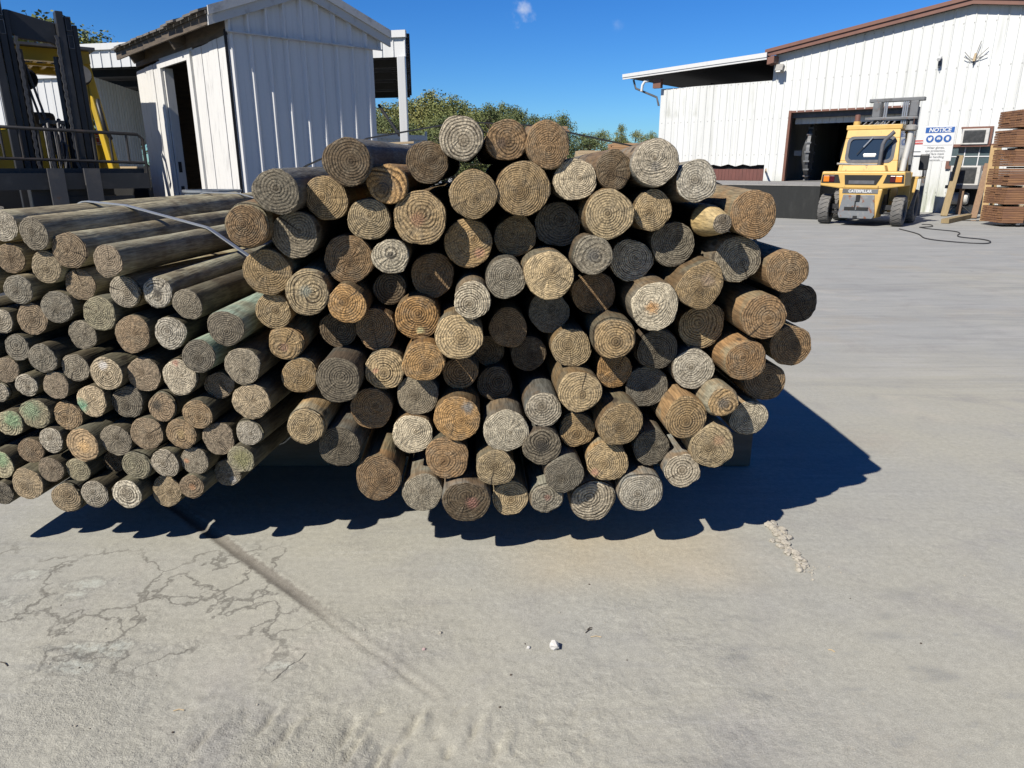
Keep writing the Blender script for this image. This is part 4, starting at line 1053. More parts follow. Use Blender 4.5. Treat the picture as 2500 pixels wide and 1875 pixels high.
m.prism([WP(SL + .25, .1, 4.8), WP(SL - .12, .1, 4.8), WP(SL - .12, .1, 5.15), WP(SL + .25, .1, 5.15)], WN * .2); m.build('beam_end', M['brown_trim'], mill)
m = MB(); m.tube([WP(12.35, .35, 5.2), WP(12.25, .3, 4.85), WP(11.3, .1, 4.45), WP(11.2, .06, 4.1)], .045, 8); m.build('downpipe', M['gasket'], mill)
m = MB(); m.tube([WP(11.6, .35, 5.1), WP(11.75, .4, 5.1), WP(11.85, .42, 4.95), WP(11.88, .42, 4.7)], .06, 8); m.build('vent_pipe', M['white_paint'], mill)
# door: frame, sheeted lintel, dark interior
m = MB()
m.prism([WP(DL, .03, DB), WP(DL + .1, .03, DB), WP(DL + .1, .03, DT + .06), WP(DL, .03, DT + .06)], WN * -.2); m.build('door_frame', M['brown_trim'], mill); m = MB()
m.prism([WP(DR, .03, DB), WP(DR - .1, .03, DB), WP(DR - .1, .03, DT + .06), WP(DR, .03, DT + .06)], WN * -.2)
m.build('door_frame', M['brown_trim'], mill)
MB().prism([WP(DR, .02, DT - .02), WP(DL, .02, DT - .02), WP(DL, .02, DT + .05), WP(DR, .02, DT + .05)], WN * -.1).build('lintel', M['brown_trim'], mill)
siding(DR, DL, lambda u: DT - .42, lambda u: DT - .2, .25, .03, .02, lambda u, o, z: WP(u, o - .5, z)).build('rolled_curtain', M['white_board'], mill)
MB().prism([WP(DR - .3, -.2, DT - .2), WP(DL + .3, -.2, DT - .2), WP(DL + .3, -.2, DT + .1), WP(DR - .3, -.2, DT + .1)], WN * -.28).build('curtain_box', M['gasket'], mill)
m = MB()
fl = [WP(-3, -.25, DB), WP(9, -.25, DB), WP(9, -9, DB), WP(-3, -9, DB)]
m.add(fl, [(0, 1, 2, 3)]); m.build('floor', M['conc_edge'], mill)
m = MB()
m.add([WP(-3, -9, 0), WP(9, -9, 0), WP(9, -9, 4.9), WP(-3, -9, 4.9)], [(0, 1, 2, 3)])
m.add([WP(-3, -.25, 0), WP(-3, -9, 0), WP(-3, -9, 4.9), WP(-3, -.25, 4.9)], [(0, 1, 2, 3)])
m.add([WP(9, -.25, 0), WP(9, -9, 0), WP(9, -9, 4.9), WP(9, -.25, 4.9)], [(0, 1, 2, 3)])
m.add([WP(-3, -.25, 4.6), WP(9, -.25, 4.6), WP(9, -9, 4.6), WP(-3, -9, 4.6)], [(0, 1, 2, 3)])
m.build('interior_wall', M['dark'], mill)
# treating cylinder with its round door swung open inside the doorway
cyl = thing('treating_cylinder', 'large dark treating cylinder with its round grey door swung open inside the mill doorway', 'cylinder', WB)
cc = WP(3.2, -3.2, 2.1)
MB().lathe([(1.0, 0), (1.05, .02), (1.05, -5), (0, -5)], cc, WN, 40).build('shell', M['black_steel'], cyl)
MB().lathe([(1.0, .03), (1.17, .03), (1.17, -.12), (1.0, -.12)], cc, WN, 40).build('flange', M['grey_steel'], cyl)
dcn = WP(5.2, -1.75, 2.12); dax = Vector((-.89, .45, 0)).normalized()
dr_ = MB().lathe([(0, .22), (.4, .2), (.8, .1), (1.02, 0), (1.12, 0), (1.12, -.12), (1.0, -.12), (.75, .0), (.4, .1), (0, .12)], dcn, dax, 40).build('door', M['grey_steel'], cyl)
for k in range(20):
    t = 2 * math.pi * k / 20; x_ = dax.cross(Vector((0, 0, 1))).normalized()
    p = dcn + x_ * 1.13 * math.cos(t) + Vector((0, 0, 1.13 * math.sin(t))); MB().beam(p - dax * .16, p + dax * .05, .09, .06).build('clamp', M['grey_steel'], dr_)
MB().beam(WP(5.75, -1.7, 2.1), WP(5.45, -1.7, 2.1), .06, .2).build('hinge', M['white_paint'], cyl)
# dock in front of the door
DK0 = Vector((9.3, 22.2, 0)); dkn = Vector((.643, .766, 0))
dock = MB(); pA, pB = DK0 + WS * 9.5, DK0
dock.prism([pB, pA, pA + dkn * 6.35, pB + dkn * 6.35], (0, 0, .98)); o = dock.build('loading_dock', M['black_dock']); tag(o, 'long black-painted concrete loading dock below the mill door', 'dock')
o2 = MB().prism([pB + Vector((0, 0, .982)) - dkn * .02, pA + Vector((0, 0, .982)) - dkn * .02, pA + dkn * 6.3 + Vector((0, 0, .982)), pB + dkn * 6.3 + Vector((0, 0, .982))], (0, 0, .035)).build('dock_slab', M['conc_edge'], o)
# things fixed to or leaning on the mill wall
def wall_thing(name, label, cat, px, py, off=0.03, group=None):
    d = ray(px, py); n = -WN; t_ = (WB - Vector((0, 0, CAM_H))).dot(n) / d.dot(n)
    P = Vector((0, 0, CAM_H)) + d * t_ + WN * off
    o = thing(name, label, cat, P, group=group); o.rotation_euler = (0, 0, math.atan2(-WS.y, -WS.x)); return o
# local axes there: x to the right along the wall, y into the wall, z up
fl_ = wall_thing('floodlight', 'grey square floodlight on the mill wall under the eave', 'lamp', 1911, 169, .3)
MB().box((0, 0, 0), (.3, .2, .26), 0, R(-25)).build('housing', M['lamp_case'], fl_, bevel=.02)
MB().box((-.01, -.1, -.06), (.17, .03, .17), 0, R(-25)).build('lens', M['lamp_glass'], fl_)
MB().bbox((-.03, .05, -.03), (.03, .3, .03)).build('bracket', M['lamp_case'], fl_)
cm = wall_thing('security_camera', 'small white bullet camera high on the mill gable', 'camera', 2296, 148, .16)
MB().tube([(0, .1, .1), (0, -.05, .06), (0, -.16, 0)], .055, 10).build('housing', M['white_paint'], cm)
MB().tube([(0, .14, .12), (.05, .1, -.15), (.02, .0, -.25), (-.03, .1, -.2)], .012, 6).build('cable', M['hose'], cm)
MB().box((0, .12, -.08), (.09, .06, .16)).build('junction_box', M['gasket'], cm)
an = wall_thing('wall_bracket', 'pale conduit bracket with splayed rusty wires on the mill gable', 'bracket', 2380, 142, .08)
MB().tube([(.02, 0, .14), (.0, 0, -.1)], [.035, .045], 8).build('conduit', M['pale_lumber'], an)
MB().tube([(.0, 0, -.1), (-.01, 0, -.22)], [.03, .012], 8).build('tip', M['black_steel'], an)
m = MB()
for x1, z1, x2, z2 in ((-.16, -.04, -.3, .05), (-.14, .02, -.3, .2), (.15, .0, .36, .08), (.14, .05, .36, .28), (.06, .22, .12, .5)):
    m.tube([(0, 0, -.06), (x1, -.02, z1), (x2, -.03, z2)], .012, 5)
m.build('wire', M['lamp_case'], an)
# window, air conditioners
wn = wall_thing('window', 'six-pane window with brown frame low in the mill wall', 'window', 2372, 382, .03)
m = MB()
for a_, b_ in (((-.72, -.06, -.4), (-.62, .02, .4)), ((.62, -.06, -.4), (.72, .02, .4)), ((-.62, -.06, .31), (.62, .02, .4)), ((-.62, -.06, -.4), (.62, .02, -.3))): m.bbox(a_, b_)
m.build('frame', M['brown_trim'], wn)
MB().bbox((-.62, -.01, -.3), (.62, .0, .31)).build('pane', M['win_glass'], wn)
m = MB()
for x_ in (-.21, .21): m.bbox((x_ - .015, -.035, -.3), (x_ + .015, -.012, .31))
m.bbox((-.62, -.033, -.015), (.62, -.0125, .015)); m.build('muntin', M['white_paint'], wn)
def ac(label, px, py, w_, h_, off):
    o = wall_thing('air_conditioner', label, 'air conditioner', px, py, off)
    MB().bbox((-w_ / 2, 0, -h_ / 2), (w_ / 2, .45, h_ / 2)).build('case', M['ac_white'], o, bevel=.012)
    m = MB(); m.bbox((-w_ / 2 + .06, -.012, -h_ / 2 + .06), (w_ / 2 - .1, -.004, h_ / 2 - .05))
    for k in range(12):
        z = -h_ / 2 + .09 + k * (h_ - .17) / 12; m.bbox((-w_ / 2 + .06, -.022, z), (w_ / 2 - .1, -.013, z + .012))
    m.build('grille', M['ac_grille'], o)
    return o
a1 = ac('upper air conditioner in a brown sleeve above the mill window', 2384, 334, .78, .5, .32)
m = MB(); m.bbox((-.46, .15, .26), (.46, .34, .32)); m.bbox((.395, .15, -.25), (.46, .34, .255)); m.bbox((-.46, .05, -.32), (.46, .34, -.262)); m.build('sleeve', M['brown_trim'], a1)
a2 = ac('lower white air conditioner on a post stand in front of the mill window', 2366, 428, .86, .62, .95)
m = MB(); m.bbox((-.5, -.03, -.42), (.5, .5, -.315)); m.build('shelf', M['gasket'], a2)
zb = -a2.location.z
MB().beam((0, .1, -.42), (.0, .1, zb + .004), .14, .1).build('post', M['board_brown'], a2)
m = MB(); m.tube([(.0, .1, zb + .35), (-.4, .1, zb + .03)], .02, 6); m.tube([(.0, .1, zb + .35), (.4, .1, zb + .03)], .02, 6); m.build('brace', M['black_steel'], a2)
MB().lathe([(0, -.3), (.17, -.3), (.2, -.26), (.2, .26), (.17, .3), (0, .3)], (-.12, .35, -.75), (1, 0, 0), 20).build('tank', M['ac_white'], a2)
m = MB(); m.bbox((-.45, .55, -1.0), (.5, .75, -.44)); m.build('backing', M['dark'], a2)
# notice board on its post
def board(px, py, fwd): return at(px, py, fwd)
c0 = at(2290, 351, 23.9)
nt = thing('notice_sign', 'white and blue NOTICE safety sign on a grey post by the mill wall', 'sign', (c0.x, c0.y, 0), math.atan2(-WS.y, -WS.x) + R(-4))
SW, SH = .88, 1.06; zc = c0.z
MB().bbox((-SW / 2, -.012, zc - SH / 2), (SW / 2, .012, zc + SH / 2)).build('panel', M['white_paint'], nt, bevel=.008)
MB().bbox((-SW / 2 + .03, -.0165, zc + SH / 2 - .2), (SW / 2 - .03, -.0125, zc + SH / 2 - .03)).build('header', M['blue_paint'], nt)
RX = Matrix.Rotation(R(90), 4, 'X')
text_on('NOTICE', .17, M['white_paint'], nt, Matrix.Translation((0, -.0185, zc + SH / 2 - .118)) @ RX, 'heading', .006, .64, .15)
text_on('Wear gloves,\neye protection,\nand face mask\nwhen handling\nchemicals.', .094, M['sign_grey'], nt, Matrix.Translation((-.04, -.0145, zc - .31)) @ RX, 'lettering', .001)
m = MB(); m.bbox((-SW / 2 + .03, -.0155, zc - .045), (SW / 2 - .03, -.0125, zc - .04)); m.build('rule', M['sign_grey'], nt)
g_ = ((-.25, 'g'), (0.0, 'e'), (.25, 'm'))
for x_, kind in g_:
    pc = MB().lathe([(0, .0), (.112, 0), (.112, .004), (0, .004)], (x_, -.0127, zc + .15), (0, -1, 0), 28).build('pictogram', M['blue_paint'], nt)
    m = MB(); yq = -.0185
    def poly(pts): m.prism([(x_ + a_, yq, zc + .15 + b_) for a_, b_ in pts], (0, -.002, 0))
    if kind == 'g': poly([(-.06, .0), (-.045, .055), (-.02, .03), (.02, .07), (.06, .05), (.06, .0), (.02, -.06), (-.02, -.06)])
    elif kind == 'e': poly([(-.06, .02), (.06, .02), (.055, -.02), (.015, -.025), (0, -.01), (-.015, -.025), (-.055, -.02)]); poly([(-.04, .055), (.04, .055), (.045, .03), (-.045, .03)])
    else: poly([(-.03, .06), (.04, .06), (.05, .0), (.03, -.06), (-.02, -.05), (-.05, -.01)])
    m.build('symbol', M['white_paint'], pc)
MB().bbox((-.33, .014, .0), (-.22, .1, zc - SH / 2 + .3)).build('post', M['grey_steel'], nt)
dg = wall_thing('warning_sign', 'small white warning sign with a red header on the mill wall', 'sign', 2241, 360, .05)
MB().bbox((-.17, -.006, -.27), (.17, .006, .27)).build('panel', M['white_paint'], dg)
MB().bbox((-.15, -.011, .1), (.15, -.0065, .24)).build('header', M['red_paint'], dg)
text_on('DANGER', .075, M['white_paint'], dg, Matrix.Translation((0, -.013, .17)) @ RX, 'heading', .002)
MB().bbox((-.11, -.0105, -.16), (.12, -.0065, -.13)).build('rule', M['sign_grey'], dg)
# boards leaning on the wall
def lean(label, mname, x0, y0, f0_, x1, y1, f1_, w_, th, name='leaning_board'):
    p, q = gnd(x0, y0), at(x1, y1, f1_)
    p = Vector((p.x, p.y, .01)); o = MB(); ax = (q - p).normalized()
    u = WS.copy()
    o.beam(p, q, w_, th, WN); ob = o.build(name, M[mname]); tag(ob, label, 'board', 'boards leaning on the mill wall'); return ob
lean('olive board leaning against the mill wall left of the lower air conditioner', 'board_olive', 2304, 528, 0, 2345, 380, 24.3, .2, .07)
lean('brown board leaning between the air conditioner post and the golden boards', 'board_brown', 2376, 534, 0, 2412, 400, 23.6, .17, .07)
lean('golden board leaning in front of the mill wall', 'board_gold', 2400, 537, 0, 2428, 355, 22.6, .17, .06)
lean('narrow golden board leaning next to the lumber stack', 'board_gold', 2417, 533, 0, 2440, 360, 22.4, .12, .06)
lean('thin pale board leaning in the recess of the mill wing', 'pale_lumber', 1860, 452, 0, 1870, 414, 28, .08, .05)
bpy.data.objects['leaning_board.004'].location = (0, 0, 0)
p0, p1 = gnd(2306, 546), gnd(2368, 532)
tag(MB().beam(p0 + Vector((0, 0, .07)), p1 + Vector((0, 0, .07)), .2, .12).build('fallen_board', M['board_olive']), 'grey board lying on the ground in front of the air conditioner post', 'board')
# lumber stack at the right edge
def bundle(o, w_, d_, h_, rows, cols, mat_, z0=0.0, seed=1, wx=.012):
    g = random.Random(seed); m = MB(); rh = h_ / rows; cd = d_ / cols
    for r_ in range(rows):
        for c_i in range(cols):
            m.box((g.uniform(-wx, wx), -d_ / 2 + cd * (c_i + .5), z0 + rh * (r_ + .5)), (w_ + g.uniform(-wx, wx), cd - .006, rh - .008))
    return m.build('boards', M[mat_], o)
sb = gnd(2420, 556)
ang = R(-4)
hb = 2.9 / 6.0
words = ('bottom', 'second lowest', 'third lowest', 'third highest', 'second highest', 'topmost')
lumg = random.Random(9)
for k in range(6):
    o = thing('lumber_bundle', '%s bundle of the tall treated lumber stack at the right edge' % words[k], 'lumber', (sb.x + 2.42 + lumg.uniform(-.03, .05), sb.y + .6, .1 + k * hb), ang, 'bundles of the tall lumber stack')
    bundle(o, 4.0, 1.0, hb - .055, 7, 4, 'treated', 0, 30 + k)
    for x_ in (-1.45, 1.2): MB().bbox((x_, -.522, -.004), (x_ + .025, -.512, hb - .05)).build('strap', M['dark'], o)
    for x_ in (-1.6, 0, 1.6): MB().bbox((x_, -.5, -.05), (x_ + .09, .5, -.008)).build('sticker', M['pale_lumber'] if k else M['gasket'], o)
p = gnd(2392, 539); m = MB(); vs = [(p.x + .55 * math.cos(t) * (1 + .2 * math.sin(3 * t)), p.y + .22 * math.sin(t), .006) for t in [k * math.pi / 12 for k in range(24)]]
m.add(vs, [tuple(range(24))]); tag(m.build('puddle', M['puddle']), 'small puddle on the yard', kind='structure')
def hose(label, pts, r=.013):
    P = [gnd(a_, b_) + Vector((0, 0, r)) for a_, b_ in pts]; Q = []
    for i in range(len(P) - 1):
        p0_, p1_, p2_, p3_ = P[max(i - 1, 0)], P[i], P[i + 1], P[min(i + 2, len(P) - 1)]
        for k in range(6):
            t = k / 6; Q.append(.5 * ((2 * p1_) + (p2_ - p0_) * t + (2 * p0_ - 5 * p1_ + 4 * p2_ - p3_) * t * t + (3 * p1_ - p0_ - 3 * p2_ + p3_) * t ** 3))
    tag(MB().tube(Q + [P[-1]], r, 6).build('hose', M['hose']), label, 'hose')
hose('dark hose snaking from the right forklift across the yard', [(2195, 560), (2240, 572), (2262, 584), (2330, 592), (2400, 596), (2418, 592), (2400, 586), (2345, 580), (2338, 575), (2343, 571), (2330, 566), (2270, 560), (2245, 556)])
hose('short dark hose looped beside the right forklift front wheel', [(2245, 556), (2275, 554), (2272, 550), (2250, 549)], .013)
# lumber far behind the stacks
def far_stack(label, x0, x1, ytop, fwd, mat_, rows, h_units=1, seed=1, rz=0.0, depth=1.6):
    p0_, p1_ = at(x0, ytop, fwd), at(x1, ytop, fwd)
    o = thing('lumber_stack', label, 'lumber', ((p0_.x + p1_.x) / 2, fwd + depth / 2, 0), rz)
    w_ = p1_.x - p0_.x
    for k in range(h_units):
        bundle(o, w_, depth, p0_.z / h_units - .05, rows, 3, mat_, k * p0_.z / h_units, seed + k, .05).name = 'boards'
far_stack('brown lumber stack far behind the top row of the right stack', 1288, 1388, 304, 25, 'brown_stack', 9, 3, 51)
far_stack('pale lumber stack far behind, left of the orange lumber', 1413, 1463, 364, 31, 'pale_lumber', 8, 2, 61)
far_stack('orange lumber stack far behind, nearest the mill wing', 1500, 1560, 346, 30, 'orange_lumber', 10, 3, 71)
far_stack('low orange lumber stack far behind, beside the pale stack', 1468, 1515, 366, 29, 'orange_lumber', 8, 2, 81)
# ---------------------------------------------------------------- wheels
def wheel(parent, c, r, w_, name='wheel', lugs=20, hubmat='black_steel', side=1):
    """axle along local x"""
    c = Vector(c)
    wv = bpy.data.objects.new(name, None); COL.objects.link(wv); wv.parent = parent; wv.location = c
    m = MB(); h = w_ / 2
    m.lathe([(r * .56, -h * .8), (r * .62, -h), (r * .86, -h), (r * .95, -h * .86), (r * .96, 0), (r * .95, h * .86), (r * .86, h), (r * .62, h), (r * .56, h * .8)], (0, 0, 0), (1, 0, 0), 36)
    for k in range(lugs):                                      # wavy chevron lugs
        t0 = 2 * math.pi * k / lugs
        for j in range(4):
            xa, xb = -h * .97 + j * w_ * .97 / 4, -h * .97 + (j + 1) * w_ * .97 / 4
            wa = .09 * math.sin(j * 1.6) ; wb = .09 * math.sin((j + 1) * 1.6)
            dt = 2 * math.pi / lugs * .66
            def P(x, t, rr): return (x, rr * math.cos(t), rr * math.sin(t))
            ra = r * (.95 if j in (0,) else 1.0); rb = r * (.95 if j in (3,) else 1.0)
            vs = [P(xa, t0 + wa, r * .93), P(xb, t0 + wb, r * .93), P(xb, t0 + wb + dt, r * .93), P(xa, t0 + wa + dt, r * .93), P(xa, t0 + wa, ra), P(xb, t0 + wb, rb), P(xb, t0 + wb + dt, rb), P(xa, t0 + wa + dt, ra)]
            m.add(vs, [(3, 2, 1, 0), (4, 5, 6, 7), (0, 1, 5, 4), (1, 2, 6, 5), (2, 3, 7, 6), (3, 0, 4, 7)])
    m.build('tyre', M['rubber'], wv)
    m = MB().lathe([(0, h * .35), (r * .2, h * .35), (r * .22, h * .5), (r * .3, h * .5), (r * .34, h * .2), (r * .5, h * .3), (r * .56, h * .8)], (0, 0, 0), (side, 0, 0), 24)
    m.lathe([(r * .57, -h * .8), (r * .45, -h * .3), (0, -h * .3)], (0, 0, 0), (side, 0, 0), 24)
    m.build('rim', M[hubmat], wv)
    return wv

# ---------------------------------------------------------------- forklift on the right, seen from behind
b0 = gnd(2098, 549)
lift = thing('forklift', 'faded yellow forklift parked by the mill dock, its rear counterweight facing the camera', 'forklift', (b0.x, b0.y, 0), R(-37))
Y = M['yellow']
lift.scale = (.88, .95, 1.0)
# local axes: x right, y forward (away), z up; rear face near y = -.45
m = MB()
hw = 1.19
m.prism([(-hw, -.5, 1.05), (-hw + .03, -.5, 1.42), (hw - .03, -.5, 1.42), (hw, -.5, 1.05), (.62, -.5, .98), (-.62, -.5, .98)], (0, .95, 0))
m.prism([(-.62, -.5, .98), (.62, -.5, .98), (.52, -.5, .22), (-.52, -.5, .22)], (0, .8, 0))
body = m.build('counterweight', Y, lift, bevel=.03)
m = MB()
m.prism([(-.5, -.512, 1.33), (.56, -.512, 1.33), (.42, -.512, 1.08), (-.46, -.512, 1.08)], (0, .008, 0)); gr_ = m.build('grille', M['dark'], lift)
m = MB(); m.bbox((-.36, -.517, 1.1), (.36, -.513, 1.19)); m.build('louvre', M['gasket'], gr_)
for sx in (-1, 1):
    m = MB()
    pts = [(sx * 1.14, -.508, 1.34), (sx * .68, -.508, 1.34), (sx * .6, -.508, 1.12), (sx * 1.16, -.508, 1.12)]
    m.prism(pts, (0, .006, 0)); rc = m.build('lamp_recess', M['dark'], lift)
    MB().bbox((sx * 1.10, -.53, 1.15), (sx * .93, -.509, 1.31)).build('headlight', M['orange_lamp'], rc, bevel=.01).name = 'indicator_lamp'
    MB().bbox((sx * .92, -.528, 1.15), (sx * .78, -.509, 1.31)).build('tail_lamp', M['red_lamp'], rc, bevel=.01)
MB().bbox((-.5, -.516, .86), (.5, -.5025, .97)).build('name_strip', M['grey_steel'], lift)
text_on('CATERPILLAR', .1, M['white_paint'], lift, Matrix.Translation((0, -.519, .912)) @ RX, 'lettering', .003, .66)
m = MB()
m.prism([(-.46, -.53, .82), (.42, -.53, .82), (.5, -.56, .30), (.44, -.56, .2), (-.5, -.56, .2), (-.55, -.56, .30)], (0, .06, 0))
pl = m.build('rear_plate', M['worn_plate'], lift, bevel=.015)
m = MB(); m.bbox((-.08, -.575, .66), (.03, -.53, .82)); m.bbox((-.1, -.568, .5), (-.07, -.53, .66)); m.bbox((-.38, -.572, .42), (.3, -.53, .5)); m.bbox((-.1, -.58, .2), (.02, -.55, .27)); m.build('tow_slot', M['dark'], pl)
MB().bbox((-.06, -.58, .42), (-.03, -.565, .5)).build('tow_pin', M['grey_steel'], pl)
m = MB()                                                       # hood and cab rear, tapering upward
m.prism([(-.66, -.42, 1.42), (.62, -.42, 1.42), (.55, -.38, 1.58), (-.62, -.38, 1.58)], (0, .5, 0)); m.build('hood', Y, lift, bevel=.02)
CB, CT, cy0, cy1 = 1.42, 2.52, -.05, 1.75
def cabx(z): return .84 - .1 * (z - CB) / (CT - CB)
def caby(z): return cy0 + .22 * (z - CB) / (CT - CB)
m = MB()
# rear wall with a window opening: four bands
zw0, zw1, xw = 1.70, 2.28, .62
def rearq(x0, x1, z0, z1):
    m.prism([(x0, caby(z0), z0), (x1, caby(z0), z0), (x1, caby(z1), z1), (x0, caby(z1), z1)], (0, .05, 0))
m.prism([(-cabx(CB), caby(CB), CB), (cabx(CB), caby(CB), CB), (cabx(zw0), caby(zw0), zw0), (-cabx(zw0), caby(zw0), zw0)], (0, .05, 0))
m.prism([(-cabx(zw1), caby(zw1), zw1), (cabx(zw1), caby(zw1), zw1), (cabx(CT), caby(CT), CT), (-cabx(CT), caby(CT), CT)], (0, .05, 0))
for sx in (-1, 1):
    m.prism([(sx * cabx(zw0), caby(zw0), zw0), (sx * xw, caby(zw0), zw0), (sx * xw, caby(zw1), zw1), (sx * cabx(zw1), caby(zw1), zw1)], (0, .05, 0))
    for yy in (cy1 - .1,):
        m.beam((sx * .8, yy, CB), (sx * .7, yy - .25, CT - .05), .09, .09)
    m.prism([(sx * .84, cy0 + .055, CB), (sx * .84, cy0 + .055 + .1, CB), (sx * .74, cy0 + .33, CT - .03), (sx * .74, cy0 + .275, CT - .03)], (-sx * .05, 0, 0))
m.bbox((-.78, cy0 + .2, CT - .02), (.78, cy1 - .1, CT + .1))
cab = m.build('cab', Y, lift, bevel=.015)
# window gasket (rounded ring) and glass
def rrect(x0, x1, z0, z1, r_, n=5):
    out = []
    for cx_, cz_, a0 in ((x1 - r_, z1 - r_, 0), (x0 + r_, z1 - r_, 90), (x0 + r_, z0 + r_, 180), (x1 - r_, z0 + r_, 270)):
        for k in range(n + 1):
            t = R(a0 + 90 * k / n); out.append((cx_ + r_ * math.cos(t), cz_ + r_ * math.sin(t)))
    return out
oo, ii = rrect(-.69, .69, 1.64, 2.33, .16), rrect(-.60, .60, 1.72, 2.26, .12)
m = MB(); n_ = len(oo)
vs = [(x, caby(z) - .012, z) for x, z in oo] + [(x, caby(z) - .012, z) for x, z in ii] + [(x, caby(z) + .03, z) for x, z in ii]
m.add(vs, [(k, (k + 1) % n_, n_ + (k + 1) % n_, n_ + k) for k in range(n_)] + [(n_ + k, n_ + (k + 1) % n_, 2 * n_ + (k + 1) % n_, 2 * n_ + k) for k in range(n_)])
rw = m.build('rear_window', M['gasket'], lift)
MB().add([(x, caby(z) + .025, z) for x, z in ii], [tuple(range(n_))]).build('pane', M['glass'], rw)
MB().beam((.02, caby(2.3) - .03, 2.3), (-.2, caby(2.05) - .03, 2.05), .02, .035).build('wiper', M['chrome'], lift)
MB().beam((-.2, caby(2.05) - .03, 2.05), (-.36, caby(1.85) - .03, 1.86), .012, .02).build('wiper_blade', M['black_steel'], lift)
for sx in (-1, 1):
    MB().add([(sx * .81, cy0 + .2, CB + .1), (sx * .79, cy1 - .2, CB + .1), (sx * .71, cy1 - .4, CT - .1), (sx * .735, cy0 + .34, CT - .1)], [(0, 1, 2, 3)]).build('side_window', M['glass'], lift)
st = MB().bbox((-.3, .55, 1.25), (.25, .75, 2.0)); st.build('seat', M['black_steel'], lift, bevel=.05)
MB().box((.0, .1, 1.82), (.42, .1, .16)).build('bag', M['lamp_glass'], lift, bevel=.05)
m = MB()
for k in range(7): m.box((-.5 + k * .16, cy0 + .45, CT + .13), (.03, .5, .03), 0, R(14))
m.build('roof_slat', M['lamp_case'], lift)
bc = MB().lathe([(0, .28), (.075, .27), (.085, .1), (.085, .1)], (-.52, cy0 + .3, CT + .1), (0, 0, 1), 16).build('beacon', M['brown_trim'], lift)
MB().lathe([(.1, .0), (.1, .1), (.0, .1)], (-.52, cy0 + .3, CT + .1), (0, 0, 1), 16).build('beacon_base', M['yellow'], bc)
MB().tube([(.36, -.2, 1.5), (.38, -.18, 2.1), (.43, -.17, 2.22), (.64, -.12, 2.42)], .055, 10).build('exhaust_pipe', M['gasket'], lift)
MB().tube([(-.8, -.35, 1.62), (-.3, -.35, 1.6), (.34, -.35, 1.59)], .03, 8).build('hood_rail', M['lamp_case'], lift)
MB().tube([(.94, .2, 1.42), (.95, .25, 1.7), (1.0, .3, 2.2), (1.0, .3, 2.44)], .085, 10).build('intake_pipe', M['ac_white'], lift)
MB().lathe([(0, .14), (.1, .13), (.16, .09), (.17, 0), (.1, -.03)], (1.0, .3, 2.47), (0, 0, 1), 18).build('intake_cap', M['lamp_case'], lift)
# frame, fenders, tank, step
m = MB(); m.bbox((-.6, -.1, .35), (.6, 2.2, .95)); m.bbox((-1.0, -.02, .42), (1.0, .12, .55)); m.bbox((-.9, -.03, .3), (.9, .03, .36)); m.build('chassis', M['black_steel'], lift)
m = MB(); m.prism([(.86, .45, 1.4), (1.19, .45, 1.4), (1.19, .45, .5), (1.12, .45, .42), (.86, .45, .42)], (0, .05, 0)); m.bbox((.62, .5, .34), (1.1, 1.1, .4)); m.bbox((.7, .5, .62), (1.12, 1.1, .66)); m.bbox((.62, .5, .4), (.66, 1.5, 1.4))
m.prism([(.75, 1.1, 1.25), (1.25, 1.1, 1.25), (1.25, 1.1, 1.0), (1.12, 1.1, .42), (1.0, 1.1, .36), (.75, 1.1, .36)], (0, .05, 0))
m.bbox((.75, 1.1, 1.22), (1.27, 2.4, 1.28)); m.bbox((-1.27, 1.1, 1.22), (-.75, 2.4, 1.28)); m.build('fender', Y, lift, bevel=.01)
for sx in (-1, 1):
    wheel(lift, (sx * 1.05, 0, .41), .41, .32, side=sx)
    wheel(lift, (sx * 1.02, 1.75, .47), .47, .42, side=sx)
# mirror on a stalk
mr_ = MB().box((1.3, 1.45, 1.66), (.26, .06, .42)); mr_.build('mirror', M['black_steel'], lift, bevel=.03)
MB().tube([(1.2, 1.9, 1.25), (1.32, 1.6, 1.3), (1.3, 1.48, 1.46)], .016, 6).build('mirror_stalk', M['black_steel'], lift)
# mast beyond the cab
mast = MB()
for x0 in (-.62, -.5, .5, .62):
    mast.box((x0 + .05, 2.75 + (.12 if abs(x0) > .55 else 0), 1.75), (.1, .16, 3.3 if abs(x0) < .55 else 2.9))
mast.bbox((-.8, 2.66, 3.36), (.85, 2.92, 3.46)); mast.bbox((-.86, 2.6, 2.86), (.74, 2.7, 2.94)); mast.bbox((-.66, 2.64, 2.94), (-.42, 2.8, 3.36)); mast.bbox((.46, 2.64, 2.94), (.7, 2.8, 3.36))
ms = mast.build('mast', M['grey_steel'], lift, bevel=.015)
m = MB()
for x0 in (-.3, -.24, .26, .32, .38): m.tube([(x0, 2.7, .5), (x0, 2.7, 3.36)], .028, 8)
m.build('lift_cylinder', M['chrome'], ms)
m = MB()
for x0 in (-.36, .44):
    m = MB()
    for k in range(40): m.box((x0, 2.68, .6 + k * .07), (.035, .03, .075), 0, 0, R(20))
    m.build('chain', M['black_steel'], ms)
m = MB()
for x0 in (-.5, .4): m.bbox((x0, 3.05, .1), (x0 + .14, 4.2, .16)); m.bbox((x0, 2.99, .1), (x0 + .14, 3.05, .8))
m.build('fork', M['fork_steel'], lift)
m = MB(); m.bbox((-.9, 2.93, .35), (.9, 2.98, .5)); m.bbox((-.9, 2.93, .7), (.9, 2.98, .85)); m.build('carriage', M['black_steel'], lift)

# ---------------------------------------------------------------- forklift at the left edge, forks towards us
L0 = Vector((-5.25, 8.5, 0))
lf = thing('forklift', 'big yellow forklift with a black mast facing the camera at the left edge', 'forklift', L0, R(38))
